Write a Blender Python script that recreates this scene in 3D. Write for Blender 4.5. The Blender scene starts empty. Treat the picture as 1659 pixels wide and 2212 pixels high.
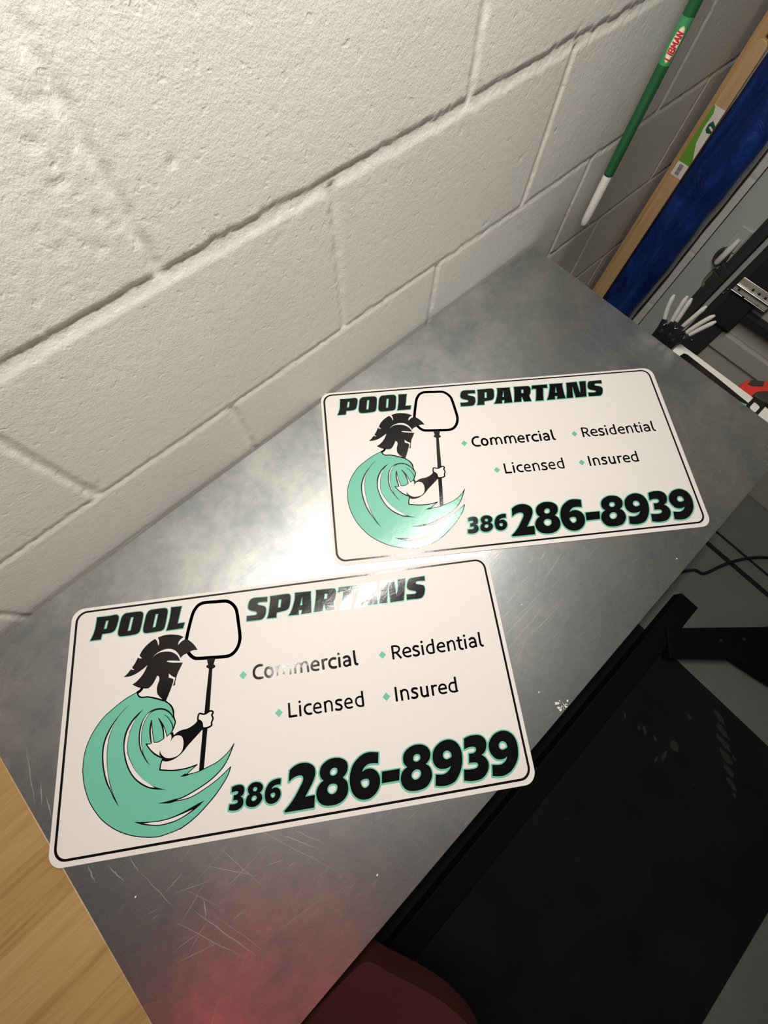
import bpy, bmesh, math, random
import numpy as np
from mathutils import Vector, Matrix
from mathutils.geometry import tessellate_polygon
random.seed(4)
SC = bpy.context.scene
COL = SC.collection

# ---------------------------------------------------------------- camera
cam_data = bpy.data.cameras.new('camera')
cam = bpy.data.objects.new('camera', cam_data)
COL.objects.link(cam)
cam_data.sensor_fit = 'HORIZONTAL'
cam_data.sensor_width = 36.0
cam_data.lens = 19.26604
cam_data.clip_start = 0.02
cam.matrix_world = Matrix(((0.73703, 0.63133, -0.24125, 0.13365), (-0.67496, 0.70591, -0.21476, -0.36782), (0.03471, 0.32111, 0.9464, 0.61777), (0.0, 0.0, 0.0, 1.0)))
SC.camera = cam

# ---------------------------------------------------------------- world, light, exposure
world = bpy.data.worlds.new('world'); SC.world = world
world.use_nodes = True
world.node_tree.nodes['Background'].inputs[0].default_value = (0.75, 0.85, 1.0, 1)
world.node_tree.nodes['Background'].inputs[1].default_value = 0.004
LAMP_W = 15.2
def area_light(name, loc, sx, sy, power, color, rot=(0, 0, 0)):
    l = bpy.data.lights.new(name, 'AREA'); l.shape = 'RECTANGLE'; l.size = sx; l.size_y = sy
    l.energy = power; l.color = color
    o = bpy.data.objects.new(name, l); COL.objects.link(o); o.location = loc; o.rotation_euler = rot
    return o
# four foot shop light hung over the bench, parallel to the wall
area_light('shop_light_tube', (0.31, -0.19, 1.05), 0.98, 0.045, LAMP_W, (1.0, 0.962, 0.90))
# weak bluish area light, high up and far in front of the bench
area_light('far_area_light', (0.9, -3.2, 1.78), 0.5, 0.5, 1.0, (0.86, 0.92, 1.0))
SC.view_settings.view_transform = 'Standard'
SC.view_settings.look = 'None'
SC.view_settings.exposure = 0.0
SC.view_settings.gamma = 1.0
SC.view_settings.use_curve_mapping = False

# ---------------------------------------------------------------- helpers
def tag(o, label=None, cat=None, group=None, kind=None):
    if label: o['label'] = label
    if cat: o['category'] = cat
    if group: o['group'] = group
    if kind: o['kind'] = kind
    return o
def empty(name, loc=(0, 0, 0), rz=0.0):
    o = bpy.data.objects.new(name, None); COL.objects.link(o)
    o.location = loc; o.rotation_euler = (0, 0, rz); o.empty_display_size = 0.05
    return o
class MB:
    """collects geometry of ONE part, then links it as one mesh object"""
    def __init__(s): s.v = []; s.f = []; s.m = []; s.sm = []
    def add(s, vs, fs, mi=0, smooth=False):
        b = len(s.v); s.v += [tuple(v) for v in vs]
        for f in fs: s.f.append([b + i for i in f]); s.m.append(mi); s.sm.append(smooth)
    def box(s, x0, x1, y0, y1, z0, z1, mi=0):
        v = [(x, y, z) for x in (x0, x1) for y in (y0, y1) for z in (z0, z1)]
        s.add(v, [(0, 1, 3, 2), (4, 6, 7, 5), (0, 4, 5, 1), (2, 3, 7, 6), (0, 2, 6, 4), (1, 5, 7, 3)], mi)
    def tube(s, pts, r, n=14, mi=0, caps=True, flat=1.0):
        pts = [Vector(p) for p in pts]; rs = r if isinstance(r, (list, tuple)) else [r] * len(pts)
        rings = []; up = None
        for i, p in enumerate(pts):
            t = (pts[min(i + 1, len(pts) - 1)] - pts[max(i - 1, 0)]).normalized()
            if up is None:
                up = Vector((0, 0, 1)) if abs(t.z) < .9 else Vector((1, 0, 0))
            a = t.cross(up).normalized(); b = a.cross(t).normalized(); up = b
            rings.append([p + a * math.cos(2 * math.pi * k / n) * rs[i] + b * math.sin(2 * math.pi * k / n) * rs[i] * flat for k in range(n)])
        vs = [v for rg in rings for v in rg]; fs = []
        for i in range(len(pts) - 1):
            for k in range(n): fs.append((i * n + k, i * n + (k + 1) % n, (i + 1) * n + (k + 1) % n, (i + 1) * n + k))
        s.add(vs, fs, mi, True)
        if caps:
            s.add(rings[0][::-1], [tuple(range(n))], mi); s.add(rings[-1], [tuple(range(n))], mi)
    def lathe(s, prof, c=(0, 0, 0), n=28, mi=0):
        vs = [(c[0] + r * math.cos(2 * math.pi * k / n), c[1] + r * math.sin(2 * math.pi * k / n), c[2] + z) for r, z in prof for k in range(n)]
        fs = [(i * n + k, i * n + (k + 1) % n, (i + 1) * n + (k + 1) % n, (i + 1) * n + k) for i in range(len(prof) - 1) for k in range(n)]
        s.add(vs, fs, mi, True)
    def prism(s, pts, z0, z1, mi=0, mat4=None):
        """pts: 2D outline extruded z0..z1, optionally mapped by a matrix"""
        n = len(pts); vs = [Vector((a, b, z0)) for a, b in pts] + [Vector((a, b, z1)) for a, b in pts]
        if mat4 is not None: vs = [mat4 @ v for v in vs]
        tri = tessellate_polygon([[Vector((a, b, 0)) for a, b in pts]])
        fs = [tuple(t) for t in tri] + [tuple(n + i for i in t[::-1]) for t in tri] + [(i, (i + 1) % n, n + (i + 1) % n, n + i) for i in range(n)]
        s.add(vs, fs, mi)
    def build(s, name, mats, parent=None, bevel=0, seg=2, fix=True):
        me = bpy.data.meshes.new(name); me.from_pydata(s.v, [], s.f)
        for m in (mats if isinstance(mats, (list, tuple)) else [mats]): me.materials.append(m)
        for p, mi, sm in zip(me.polygons, s.m, s.sm): p.material_index = mi; p.use_smooth = sm
        if fix:
            bm = bmesh.new(); bm.from_mesh(me); bmesh.ops.recalc_face_normals(bm, faces=bm.faces); bm.to_mesh(me); bm.free()
        o = bpy.data.objects.new(name, me); COL.objects.link(o); o.parent = parent
        if bevel:
            b = o.modifiers.new('bevel', 'BEVEL'); b.width = bevel; b.segments = seg; b.limit_method = 'ANGLE'
        return o

def cr(pts, closed=True, step=6):
    """Catmull-Rom through (x, y, corner) points; corners stay sharp"""
    n = len(pts); out = []
    rng = range(n) if closed else range(n - 1)
    for i in rng:
        p1 = pts[i]; p2 = pts[(i + 1) % n]
        a = np.array(p1[:2], float); b = np.array(p2[:2], float)
        p0 = pts[i - 1] if (closed or i > 0) else p1; p3 = pts[(i + 2) % n] if (closed or i + 2 < n) else p2
        m1 = (b - np.array(p0[:2], float)) / 2 if not p1[2] else (b - a)
        m2 = (np.array(p3[:2], float) - a) / 2 if not p2[2] else (b - a)
        if not p1[2]:
            d0 = np.linalg.norm(a - np.array(p0[:2], float)); d1 = np.linalg.norm(b - a)
            if d0 > 0: m1 = m1 / max((d0 + d1) / 2, 1e-6) * d1
        if not p2[2]:
            d2 = np.linalg.norm(np.array(p3[:2], float) - b); d1 = np.linalg.norm(b - a)
            if d2 > 0: m2 = m2 / max((d2 + d1) / 2, 1e-6) * d1
        if p1[2] and p2[2]:
            out.append(tuple(a)); continue
        for k in range(step):
            t = k / step; h = (2 * t**3 - 3 * t**2 + 1, t**3 - 2 * t**2 + t, -2 * t**3 + 3 * t**2, t**3 - t**2)
            out.append(tuple(h[0] * a + h[1] * m1 + h[2] * b + h[3] * m2))
    if not closed: out.append(tuple(pts[-1][:2]))
    return out

# ---------------------------------------------------------------- materials
def mat(name, base=(.5, .5, .5), rough=.5, metal=0.0, spec=.5, coat=0.0, coat_rough=.05):
    m = bpy.data.materials.new(name); m.use_nodes = True
    b = m.node_tree.nodes['Principled BSDF']
    b.inputs['Base Color'].default_value = (*base, 1); b.inputs['Roughness'].default_value = rough
    b.inputs['Metallic'].default_value = metal; b.inputs['Specular IOR Level'].default_value = spec
    b.inputs['Coat Weight'].default_value = coat; b.inputs['Coat Roughness'].default_value = coat_rough
    return m
def nd(m, t, **kw):
    n = m.node_tree.nodes.new(t)
    for k, v in kw.items():
        if k.startswith('i_'): n.inputs[int(k[2:]) if k[2:].isdigit() else k[2:]].default_value = v
        else: setattr(n, k, v)
    return n
def ln(m, a, b): m.node_tree.links.new(a, b)
def bsdf(m): return m.node_tree.nodes['Principled BSDF']
def coords(m, scale=(1, 1, 1), rot=(0, 0, 0), obj=True):
    tc = nd(m, 'ShaderNodeTexCoord'); mp = nd(m, 'ShaderNodeMapping')
    mp.inputs['Scale'].default_value = scale; mp.inputs['Rotation'].default_value = rot
    ln(m, tc.outputs['Object'], mp.inputs['Vector']); return mp.outputs['Vector']
def noise(m, vec, scale, detail=4, rough=.55, dist=0.0):
    n = nd(m, 'ShaderNodeTexNoise'); n.inputs['Scale'].default_value = scale; n.inputs['Detail'].default_value = detail
    n.inputs['Roughness'].default_value = rough; n.inputs['Distortion'].default_value = dist
    ln(m, vec, n.inputs['Vector']); return n.outputs['Fac']
def ramp(m, fac, stops):
    r = nd(m, 'ShaderNodeValToRGB'); e = r.color_ramp.elements
    while len(e) < len(stops): e.new(0.5)
    for i, (p, c) in enumerate(stops): e[i].position = p; e[i].color = (*c, 1) if len(c) == 3 else c
    ln(m, fac, r.inputs['Fac']); return r.outputs['Color']
def rng(m, fac, a, b, c, d):
    r = nd(m, 'ShaderNodeMapRange'); r.inputs[1].default_value = a; r.inputs[2].default_value = b
    r.inputs[3].default_value = c; r.inputs[4].default_value = d; ln(m, fac, r.inputs[0]); return r.outputs[0]
def math_(m, op, a, b=None):
    n = nd(m, 'ShaderNodeMath', operation=op)
    for i, x in enumerate((a, b)):
        if x is None: continue
        if isinstance(x, (int, float)): n.inputs[i].default_value = x
        else: ln(m, x, n.inputs[i])
    return n.outputs[0]
def bump(m, h, strength=.3, dist=.002, prev=None):
    b = nd(m, 'ShaderNodeBump'); b.inputs['Strength'].default_value = strength; b.inputs['Distance'].default_value = dist
    ln(m, h, b.inputs['Height'])
    if prev is not None: ln(m, prev, b.inputs['Normal'])
    ln(m, b.outputs['Normal'], bsdf(m).inputs['Normal']); return b.outputs['Normal']

def painted_block(name, base):
    m = mat(name, base, .62, spec=.35)
    v = coords(m)
    n1 = noise(m, v, 240, 4, .6); n2 = noise(m, v, 560, 3, .6)
    pit = noise(m, v, 85, 2, .5); pit = rng(m, pit, .30, .38, 0, 1)
    h = math_(m, 'ADD', math_(m, 'MULTIPLY', n1, .9), math_(m, 'MULTIPLY', n2, .55))
    h = math_(m, 'ADD', h, math_(m, 'MULTIPLY', pit, .45))
    bump(m, h, .42, .0011)
    tint = noise(m, v, 5, 3, .5)
    c = ramp(m, tint, [(.3, tuple(x * .955 for x in base)), (.7, tuple(min(1, x * 1.02) for x in base))])
    ln(m, c, bsdf(m).inputs['Base Color'])
    return m
M = {}
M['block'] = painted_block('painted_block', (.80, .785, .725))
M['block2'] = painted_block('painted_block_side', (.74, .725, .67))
M['jamb'] = mat('jamb_paint', (.50, .535, .50), .5)
v = coords(M['jamb'], (30, 30, 3)); bump(M['jamb'], noise(M['jamb'], v, 2.5, 4), .35, .002)
M['ceiling'] = mat('ceiling_board', (.20, .20, .19), .9)
# steel bench top: galvanised sheet
def steel():
    m = mat('galvanised_sheet', (.5, .51, .5), .3, metal=1.0)
    v = coords(m)
    big = noise(m, v, 7.5, 5, .62, .6); fine = noise(m, v, 60, 4, .6)
    vs = coords(m, (3, 60, 1), (0, 0, .9)); s1 = noise(m, vs, 9, 3, .6)
    vs2 = coords(m, (3, 80, 1), (0, 0, -.35)); s2 = noise(m, vs2, 9, 3, .6)
    mix = math_(m, 'ADD', math_(m, 'MULTIPLY', big, .7), math_(m, 'MULTIPLY', fine, .3))
    c = ramp(m, mix, [(.36, (.33, .355, .375)), (.5, (.47, .485, .48)), (.64, (.64, .645, .62))])
    ln(m, c, bsdf(m).inputs['Base Color'])
    r = rng(m, mix, .3, .7, .33, .20)
    sc = math_(m, 'ADD', rng(m, s1, .62, .75, 0, .12), rng(m, s2, .64, .76, 0, .12))
    r = math_(m, 'ADD', r, sc)
    ln(m, r, bsdf(m).inputs['Roughness'])
    h = math_(m, 'ADD', math_(m, 'MULTIPLY', fine, .5), math_(m, 'ADD', s1, s2))
    nrm = bump(m, h, .06, .0006)
    p1 = bsdf(m); nt = m.node_tree
    p2 = nt.nodes.new('ShaderNodeBsdfPrincipled'); p2.name = 'wide_lobe'
    p2.inputs['Metallic'].default_value = 1.0
    ln(m, c, p2.inputs['Base Color']); ln(m, nrm, p2.inputs['Normal'])
    ln(m, rng(m, mix, .3, .7, .56, .46), p2.inputs['Roughness'])
    mx = nt.nodes.new('ShaderNodeMixShader'); mx.inputs[0].default_value = .38
    ln(m, p1.outputs[0], mx.inputs[1]); ln(m, p2.outputs[0], mx.inputs[2])
    ln(m, mx.outputs[0], nt.nodes['Material Output'].inputs['Surface'])
    return m
M['steel'] = steel()
M['scratch'] = mat('scratch_metal', (.42, .42, .40), .5, metal=.7)
M['flake'] = mat('paint_flake', (.62, .62, .55), .7)
M['sign_white'] = mat('sign_white', (.635, .60, .565), .55, spec=.25)
def ink(name, base, r=.13):
    m = mat(name, base, r, spec=.42)
    v = coords(m); bump(m, noise(m, v, 60, 3, .6, .5), .16, .0009)
    return m
M['ink_black'] = ink('ink_black', (.0045, .0042, .005))
M['ink_teal'] = ink('ink_teal', (.135, .42, .305), .2)
M['ink_border'] = ink('ink_border', (.0055, .004, .006), .17)
M['ink_white'] = mat('unprinted_white', (.635, .60, .565), .5, spec=.3)
def wood_top():
    m = mat('maple_top', (.5, .3, .13), .42, spec=.4)
    v = coords(m, (1.6, 26, 1)); g = noise(m, v, 3.2, 6, .6, 1.2)
    tc = nd(m, 'ShaderNodeTexCoord'); sp = nd(m, 'ShaderNodeSeparateXYZ'); ln(m, tc.outputs['Object'], sp.inputs[0])
    st = math_(m, 'FLOOR', math_(m, 'MULTIPLY', sp.outputs[1], 15.0))
    sh = math_(m, 'MULTIPLY', math_(m, 'FRACT', math_(m, 'MULTIPLY', st, .37)), 3.0)
    pl = math_(m, 'FLOOR', math_(m, 'ADD', math_(m, 'MULTIPLY', sp.outputs[0], 2.2), sh))
    w = nd(m, 'ShaderNodeTexWhiteNoise', noise_dimensions='2D')
    cb = nd(m, 'ShaderNodeCombineXYZ'); ln(m, st, cb.inputs[0]); ln(m, pl, cb.inputs[1]); ln(m, cb.outputs[0], w.inputs['Vector'])
    f = math_(m, 'ADD', math_(m, 'MULTIPLY', g, .75), math_(m, 'MULTIPLY', w.outputs['Value'], .32))
    c = ramp(m, f, [(.22, (.20, .105, .038)), (.45, (.32, .19, .070)), (.62, (.37, .235, .098)), (.85, (.43, .29, .145))])
    ln(m, c, bsdf(m).inputs['Base Color']); bump(m, g, .08, .0008)
    return m
M['maple'] = wood_top()
def simple_wood(name, a, b):
    m = mat(name, a, .6); v = coords(m, (40, 40, 2.2)); g = noise(m, v, 2.0, 5, .6, .5)
    ln(m, ramp(m, g, [(.3, a), (.7, b)]), bsdf(m).inputs['Base Color']); return m
M['slat'] = simple_wood('slat_wood', (.40, .235, .095), (.56, .36, .17))
M['slat2'] = simple_wood('slat_wood_pale', (.45, .275, .12), (.60, .40, .20))
def concrete():
    m = mat('concrete', (.2, .2, .19), .75); v = coords(m)
    n = math_(m, 'ADD', math_(m, 'MULTIPLY', noise(m, v, 3, 6, .6), .6), math_(m, 'MULTIPLY', noise(m, v, 90, 3), .4))
    ln(m, ramp(m, n, [(.3, (.17, .17, .16)), (.7, (.22, .22, .205))]), bsdf(m).inputs['Base Color'])
    bump(m, n, .15, .002); return m
M['floor'] = concrete()
def rubber():
    m = mat('rubber_mat', (.02, .02, .02), .85, spec=.2); v = coords(m)
    bump(m, noise(m, v, 240, 3), .4, .0012)
    ln(m, ramp(m, noise(m, v, 6, 5), [(.35, (.009, .009, .0088)), (.7, (.015, .015, .0145))]), bsdf(m).inputs['Base Color']); return m
M['rubber'] = rubber()
M['scuff'] = mat('dusty_scuff', (.034, .033, .028), .95)
M['black_steel'] = mat('black_steel', (.0028, .003, .0045), .7, spec=.2)
M['track'] = mat('track_steel', (.032, .035, .035), .6, spec=.35)
M['track2'] = mat('track_steel_dark', (.02, .021, .026), .6, spec=.35)
M['seal'] = mat('rubber_seal', (.035, .04, .038), .8)
M['zinc'] = mat('zinc_plate', (.80, .75, .62), .28, metal=.45)
v = coords(M['zinc']); ln(M['zinc'], rng(M['zinc'], noise(M['zinc'], v, 40, 4), .3, .7, .15, .55), bsdf(M['zinc']).inputs['Roughness'])
M['alu'] = mat('alu_strip', (.50, .53, .50), .5, metal=.2)
M['door'] = mat('garage_door_paint', (.50, .475, .42), .6)
M['olive'] = mat('olive_scrap', (.22, .21, .11), .8)
def blue_wrap():
    m = mat('blue_plastic', (.008, .03, .17), .33, spec=.5, coat=.5, coat_rough=.18); v = coords(m, (14, 14, 5), (.3, 0, .2))
    n = noise(m, v, 1.1, 5, .6, 1.3); n3 = noise(m, v, .55, 3, .5, 1.5)
    ln(m, ramp(m, n, [(.30, (.003, .012, .075)), (.55, (.008, .035, .20)), (.66, (.015, .055, .25)), (.80, (.05, .10, .28))]), bsdf(m).inputs['Base Color'])
    bump(m, math_(m, 'ADD', n, n3), .8, .02)
    return m
M['blue'] = blue_wrap()
M['green'] = mat('green_handle', (.010, .095, .028), .38, spec=.5)
M['green2'] = mat('green_label', (.05, .27, .11), .3)
M['lime'] = mat('lime_label', (.13, .35, .03), .5)
M['lime2'] = mat('lime_edge', (.42, .52, .10), .4)
M['white_pl'] = mat('white_plastic', (.80, .78, .72), .55)
v = coords(M['white_pl']); bump(M['white_pl'], noise(M['white_pl'], v, 380, 2), .5, .0012)
M['label_white'] = mat('label_white', (.78, .74, .66), .5)
M['red'] = mat('label_red', (.55, .02, .03), .45)
M['ink'] = mat('label_black', (.02, .02, .02), .5)
M['dgreen'] = mat('label_dark_green', (.01, .09, .06), .5)
M['grey_grip'] = mat('grey_grip', (.42, .41, .385), .5)
M['tool_steel'] = mat('tool_steel', (.02, .018, .026), .35, metal=.3)
M['bright_steel'] = mat('bright_steel', (.6, .6, .6), .25, metal=1)
M['red_tool'] = mat('red_tool_plastic', (.62, .035, .025), .4)
M['dark_win'] = mat('dark_tool_rubber', (.035, .032, .022), .55)
M['red_cloth'] = mat('red_cloth', (.72, .05, .06), .95)
v = coords(M['red_cloth']); bump(M['red_cloth'], noise(M['red_cloth'], v, 9, 4), .6, .02)
M['red_vinyl'] = mat('red_vinyl', (.075, .009, .007), .8)
M['cord'] = mat('cord_rubber', (.008, .008, .009), .6)
M['board_white'] = mat('board_white', (.62, .60, .55), .5)
M['lamp_body'] = mat('lamp_body', (.6, .6, .58), .5)
M['chain'] = mat('ring_metal', (.22, .22, .21), .4, metal=.8)

# ---------------------------------------------------------------- the room
def vnoise(X, Z, s, seed):
    r = np.random.RandomState(seed); n = 512; L = r.rand(n, n)
    x = X * s + 100; z = Z * s + 100; xi = np.floor(x).astype(int); zi = np.floor(z).astype(int)
    fx = x - xi; fz = z - zi; fx = fx * fx * (3 - 2 * fx); fz = fz * fz * (3 - 2 * fz)
    g = lambda a, b: L[a % n, b % n]
    return (g(xi, zi) * (1 - fx) + g(xi + 1, zi) * fx) * (1 - fz) + (g(xi, zi + 1) * (1 - fx) + g(xi + 1, zi + 1) * fx) * fz - .5
U = .2032
COURSE = [.732, .528, .3235, .1195, -.0865, -.296, -.494, -.697]
def wall_height(X, Z):
    """depth of the mortar grooves and the worn block faces, in metres (positive = recessed)"""
    d = np.zeros_like(X)
    wob = vnoise(X, Z, 9, 1) * .004; jag = vnoise(X, Z, 160, 2) * .0022 + vnoise(X, Z, 60, 3) * .0022
    rough = 1.0 + .7 * (Z > .2) * np.clip((X - .35) * 2, 0, 1)
    for zc in COURSE:
        wd = np.where(zc > .2, .0085, .0056)
        t = (Z - zc - wob) / wd + jag * rough / wd
        prof = np.where(t > 0, np.clip((1 - t) / .22, 0, 1), np.clip((1 + t), 0, 1) ** .55)
        d = np.maximum(d, prof * np.where(zc > .2, .0016, .0012))
    for i in range(len(COURSE) - 1):
        hi, lo = COURSE[i], COURSE[i + 1]
        off = .0 if i % 2 == 0 else U     # which half bond
        for k in range(-6, 6):
            xc = 2 * U * k + off + .004
            dd = .0029
            if i == 1 and k == 0: dd = .0026
            sl = xc + (hi - Z) * .012
            t = (X - sl - wob * .7 + jag * .8) / .0058
            inside = np.clip((hi - Z) / .004 + .5, 0, 1) * np.clip((Z - lo) / .004 + .5, 0, 1)
            d = np.maximum(d, np.clip(1.15 - np.abs(t), 0, 1) ** .6 * dd * inside)
    # pitted patches next to the worn joint
    n1 = vnoise(X, Z, 230, 5); n2 = vnoise(X, Z, 90, 6)
    zone = np.exp(-((X - .17) / .05) ** 2) * np.clip((Z - .30) * 12, 0, 1) * .9
    for zc in COURSE: zone = np.maximum(zone, np.exp(-((Z - zc) / .018) ** 2) * .55)
    d += np.clip(n1 + .25 * n2 - .22, 0, 1) * .0035 * (zone + .04)
    d += np.clip(n2 + n1 * .4 - .56, 0, 1) * .012
    d += vnoise(X, Z, 6, 8) * .0008 + n1 * .00022
    return d
def height_wall(name, x0, x1, z0, z1, step, matl, place):
    nx = int((x1 - x0) / step) + 1; nz = int((z1 - z0) / step) + 1
    xs = np.linspace(x0, x1, nx); zs = np.linspace(z0, z1, nz); X, Z = np.meshgrid(xs, zs, indexing='ij')
    D = wall_height(X, Z)
    co = place(X, Z, D).reshape(-1, 3).astype(np.float32)
    i, j = np.meshgrid(np.arange(nx - 1), np.arange(nz - 1), indexing='ij'); a = (i * nz + j).ravel()
    q = np.stack([a, a + nz, a + nz + 1, a + 1], 1).astype(np.int32)
    me = bpy.data.meshes.new(name); me.vertices.add(len(co)); me.vertices.foreach_set('co', co.ravel())
    me.loops.add(q.size); me.loops.foreach_set('vertex_index', q.ravel())
    me.polygons.add(len(q)); me.polygons.foreach_set('loop_start', np.arange(0, q.size, 4, dtype=np.int32))
    me.polygons.foreach_set('use_smooth', np.ones(len(q), bool)); me.update(calc_edges=True); me.materials.append(matl)
    return me
def finish_wall(me, name, extra):
    """joins plain slabs for the unseen rest of the wall to the detailed face"""
    bm = bmesh.new(); bm.from_mesh(me)
    for (a, b, c, d) in extra:
        bm.faces.new([bm.verts.new(p) for p in (a, b, c, d)])
    bm.to_mesh(me); bm.free()
    o = bpy.data.objects.new(name, me); COL.objects.link(o); tag(o, kind='structure'); return o
FZ = -.86; CZ = 1.95; XL = -2.6; XR = 1.65; YF = -4.2
X0, X1, Z0, Z1 = -.45, 1.65, -.52, .60
me = height_wall('wall_back', X0, X1, Z0, Z1, .0030, M['block'], lambda X, Z, D: np.stack([X, D, Z], -1))
finish_wall(me, 'wall_back', [((XL, 0, FZ), (X0, 0, FZ), (X0, 0, CZ), (XL, 0, CZ)), ((X0, 0, Z1), (X1, 0, Z1), (X1, 0, CZ), (X0, 0, CZ)), ((X0, 0, FZ), (X1, 0, FZ), (X1, 0, Z0), (X0, 0, Z0)),
    ((XL, .08, FZ), (XR, .08, FZ), (XR, .08, CZ), (XL, .08, CZ))])
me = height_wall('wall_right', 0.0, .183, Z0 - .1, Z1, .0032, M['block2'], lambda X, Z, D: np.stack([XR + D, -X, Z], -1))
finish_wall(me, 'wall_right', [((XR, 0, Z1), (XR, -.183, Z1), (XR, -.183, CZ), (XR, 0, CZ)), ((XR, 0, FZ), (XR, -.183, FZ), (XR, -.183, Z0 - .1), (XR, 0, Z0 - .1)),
    ((XR + .1, 0, FZ), (XR + .1, YF, FZ), (XR + .1, YF, CZ), (XR + .1, 0, CZ))])
def structure(name, mb, m, **k):
    o = mb.build(name, m, **k); tag(o, kind='structure'); return o
b = MB(); b.box(XL - .1, XR + .1, YF - .1, .1, FZ - .05, FZ); structure('floor', b, M['floor'])
b = MB(); b.box(XL - .1, XR + .1, YF - .1, .1, CZ, CZ + .05); structure('ceiling', b, M['ceiling'])
b = MB(); b.box(XL - .1, XL, YF, .1, FZ, CZ); structure('wall_left', b, M['ceiling'])
b = MB(); b.box(XL, XR + .1, YF - .1, YF, FZ, CZ); structure('wall_front', b, M['ceiling'])
# painted door jamb beside the block return, with a few gouges in the paint
b = MB(); b.box(1.645, 1.70, -.330, -.186, FZ, CZ)
structure('trim_1', b, M['jamb'], bevel=.002)
# sectional garage door: flat panels with a raised rib at each joint
dr = MB()
zs = [(-.86, -.475, 0), (-.475, -.415, .012), (-.415, -.33, 0), (-.33, .10, .006), (.10, .16, .016), (.16, .70, 0), (.70, CZ - .2, .004)]
for z0, z1, e in zs: dr.box(1.640 - e, 1.69, YF, -.331, z0, z1)
structure('door_1', dr, M['door'], bevel=.004)

# ---------------------------------------------------------------- steel bench
bench = empty('steel_workbench', (.3065, -.312, FZ))
tag(bench, 'long bench with a scratched grey galvanised sheet top against the block wall', 'workbench')
BX0, BX1, BY0, BY1 = -.3010, .9150, -.6090, -.0060
def loc(o):   # shift child geometry so that it is given in world coordinates
    o.location = -Vector(bench.location); return o
t = MB()
t.box(BX0, BX1, BY0, BY1, -.0015, 0.0)
t.box(BX0, BX1, BY0, BY0 + .0015, -.034, -.0005); t.box(BX0, BX1, BY1 - .0015, BY1, -.034, -.0005)
t.box(BX0, BX0 + .0015, BY0, BY1, -.034, -.0005); t.box(BX1 - .0015, BX1, BY0, BY1, -.034, -.0005)
loc(t.build('bench_top', M['steel'], bench, bevel=.0006))
core = MB(); core.box(BX0 + .003, BX1 - .003, BY0 + .003, BY1 - .003, -.033, -.002); loc(core.build('top_core', M['slat'], bench))
for sx in (BX0 + .05, BX1 - .05):
    for sy in (BY0 + .16, BY1 - .05):
        l = MB(); l.box(sx - .022, sx + .022, sy - .022, sy + .022, FZ, -.033); loc(l.build('leg', M['black_steel'], bench, bevel=.002))
# bare-metal scratches lying in the sheet
sc = MB()
def scratch(x0, y0, x1, y1, w, seg=7, wob=.0012):
    d = Vector((x1 - x0, y1 - y0)); n = Vector((-d.y, d.x)).normalized(); P = []
    for i in range(seg + 1):
        f = i / seg; o = random.uniform(-wob, wob) * (0 < i < seg); hw = w * (0.15 + .85 * math.sin(math.pi * min(max(f, .03), .97)))
        c = Vector((x0, y0)) + d * f + n * o
        P.append((c + n * hw / 2, c - n * hw / 2))
    vs = [(p.x, p.y, .00012) for pr in P for p in pr]
    sc.add(vs, [(2 * i, 2 * i + 1, 2 * i + 3, 2 * i + 2) for i in range(seg)])
for a in [(0.8582, -0.2618, 0.843, -0.3463, 0.0007), (0.8025, -0.123, 0.8344, -0.3388, 0.0004), (0.8271, -0.1959, 0.802, -0.3148, 0.0006), (0.79, -0.2145, 0.7757, -0.292, 0.0004), (0.8186, -0.3292, 0.7634, -0.4843, 0.0004), (0.8328, -0.3683, 0.7576, -0.5262, 0.0003), (0.8868, -0.0942, 0.8684, -0.3724, 0.0003), (0.827, -0.4415, 0.7988, -0.5743, 0.0003), (0.2781, -0.4853, 0.3557, -0.485, 0.0006), (0.2762, -0.5007, 0.387, -0.495, 0.0005), (0.3056, -0.5104, 0.3948, -0.5113, 0.0005), (0.31, -0.4794, 0.3925, -0.4812, 0.0005), (0.4356, -0.4428, 0.4189, -0.4475, 0.001), (-0.2111, -0.4447, -0.1824, -0.5319, 0.0009), (-0.2343, -0.4364, -0.1939, -0.521, 0.0007), (-0.1784, -0.416, -0.1361, -0.4704, 0.0006), (-0.1568, -0.4043, -0.1368, -0.4895, 0.0005), (-0.2042, -0.444, -0.1658, -0.5534, 0.0004), (-0.0931, -0.4511, -0.0661, -0.4994, 0.0007), (-0.0775, -0.459, -0.0579, -0.4985, 0.0005), (-0.2372, -0.3669, -0.2271, -0.4254, 0.0006), (-0.2787, -0.3215, -0.2809, -0.3412, 0.0014), (-0.262, -0.3373, -0.2552, -0.3654, 0.0011), (-0.2379, -0.3474, -0.2385, -0.3688, 0.001), (-0.2711, -0.1535, -0.2944, -0.2225, 0.001), (-0.2774, -0.2043, -0.2886, -0.2279, 0.0012), (-0.2797, -0.2227, -0.2856, -0.2475, 0.0013), (-0.2093, -0.418, -0.1858, -0.4645, 0.0004), (-0.1233, -0.3961, -0.0568, -0.5496, 0.0004), (-0.1965, -0.4423, -0.2058, -0.4604, 0.0012), (-0.0412, -0.0512, 0.06, -0.0453, 0.0005), (-0.03, -0.0707, 0.1039, -0.1047, 0.0004), (-0.0515, -0.004, 0.0129, -0.0031, 0.0004)]: scratch(*a, seg=9, wob=.0006)
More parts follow.
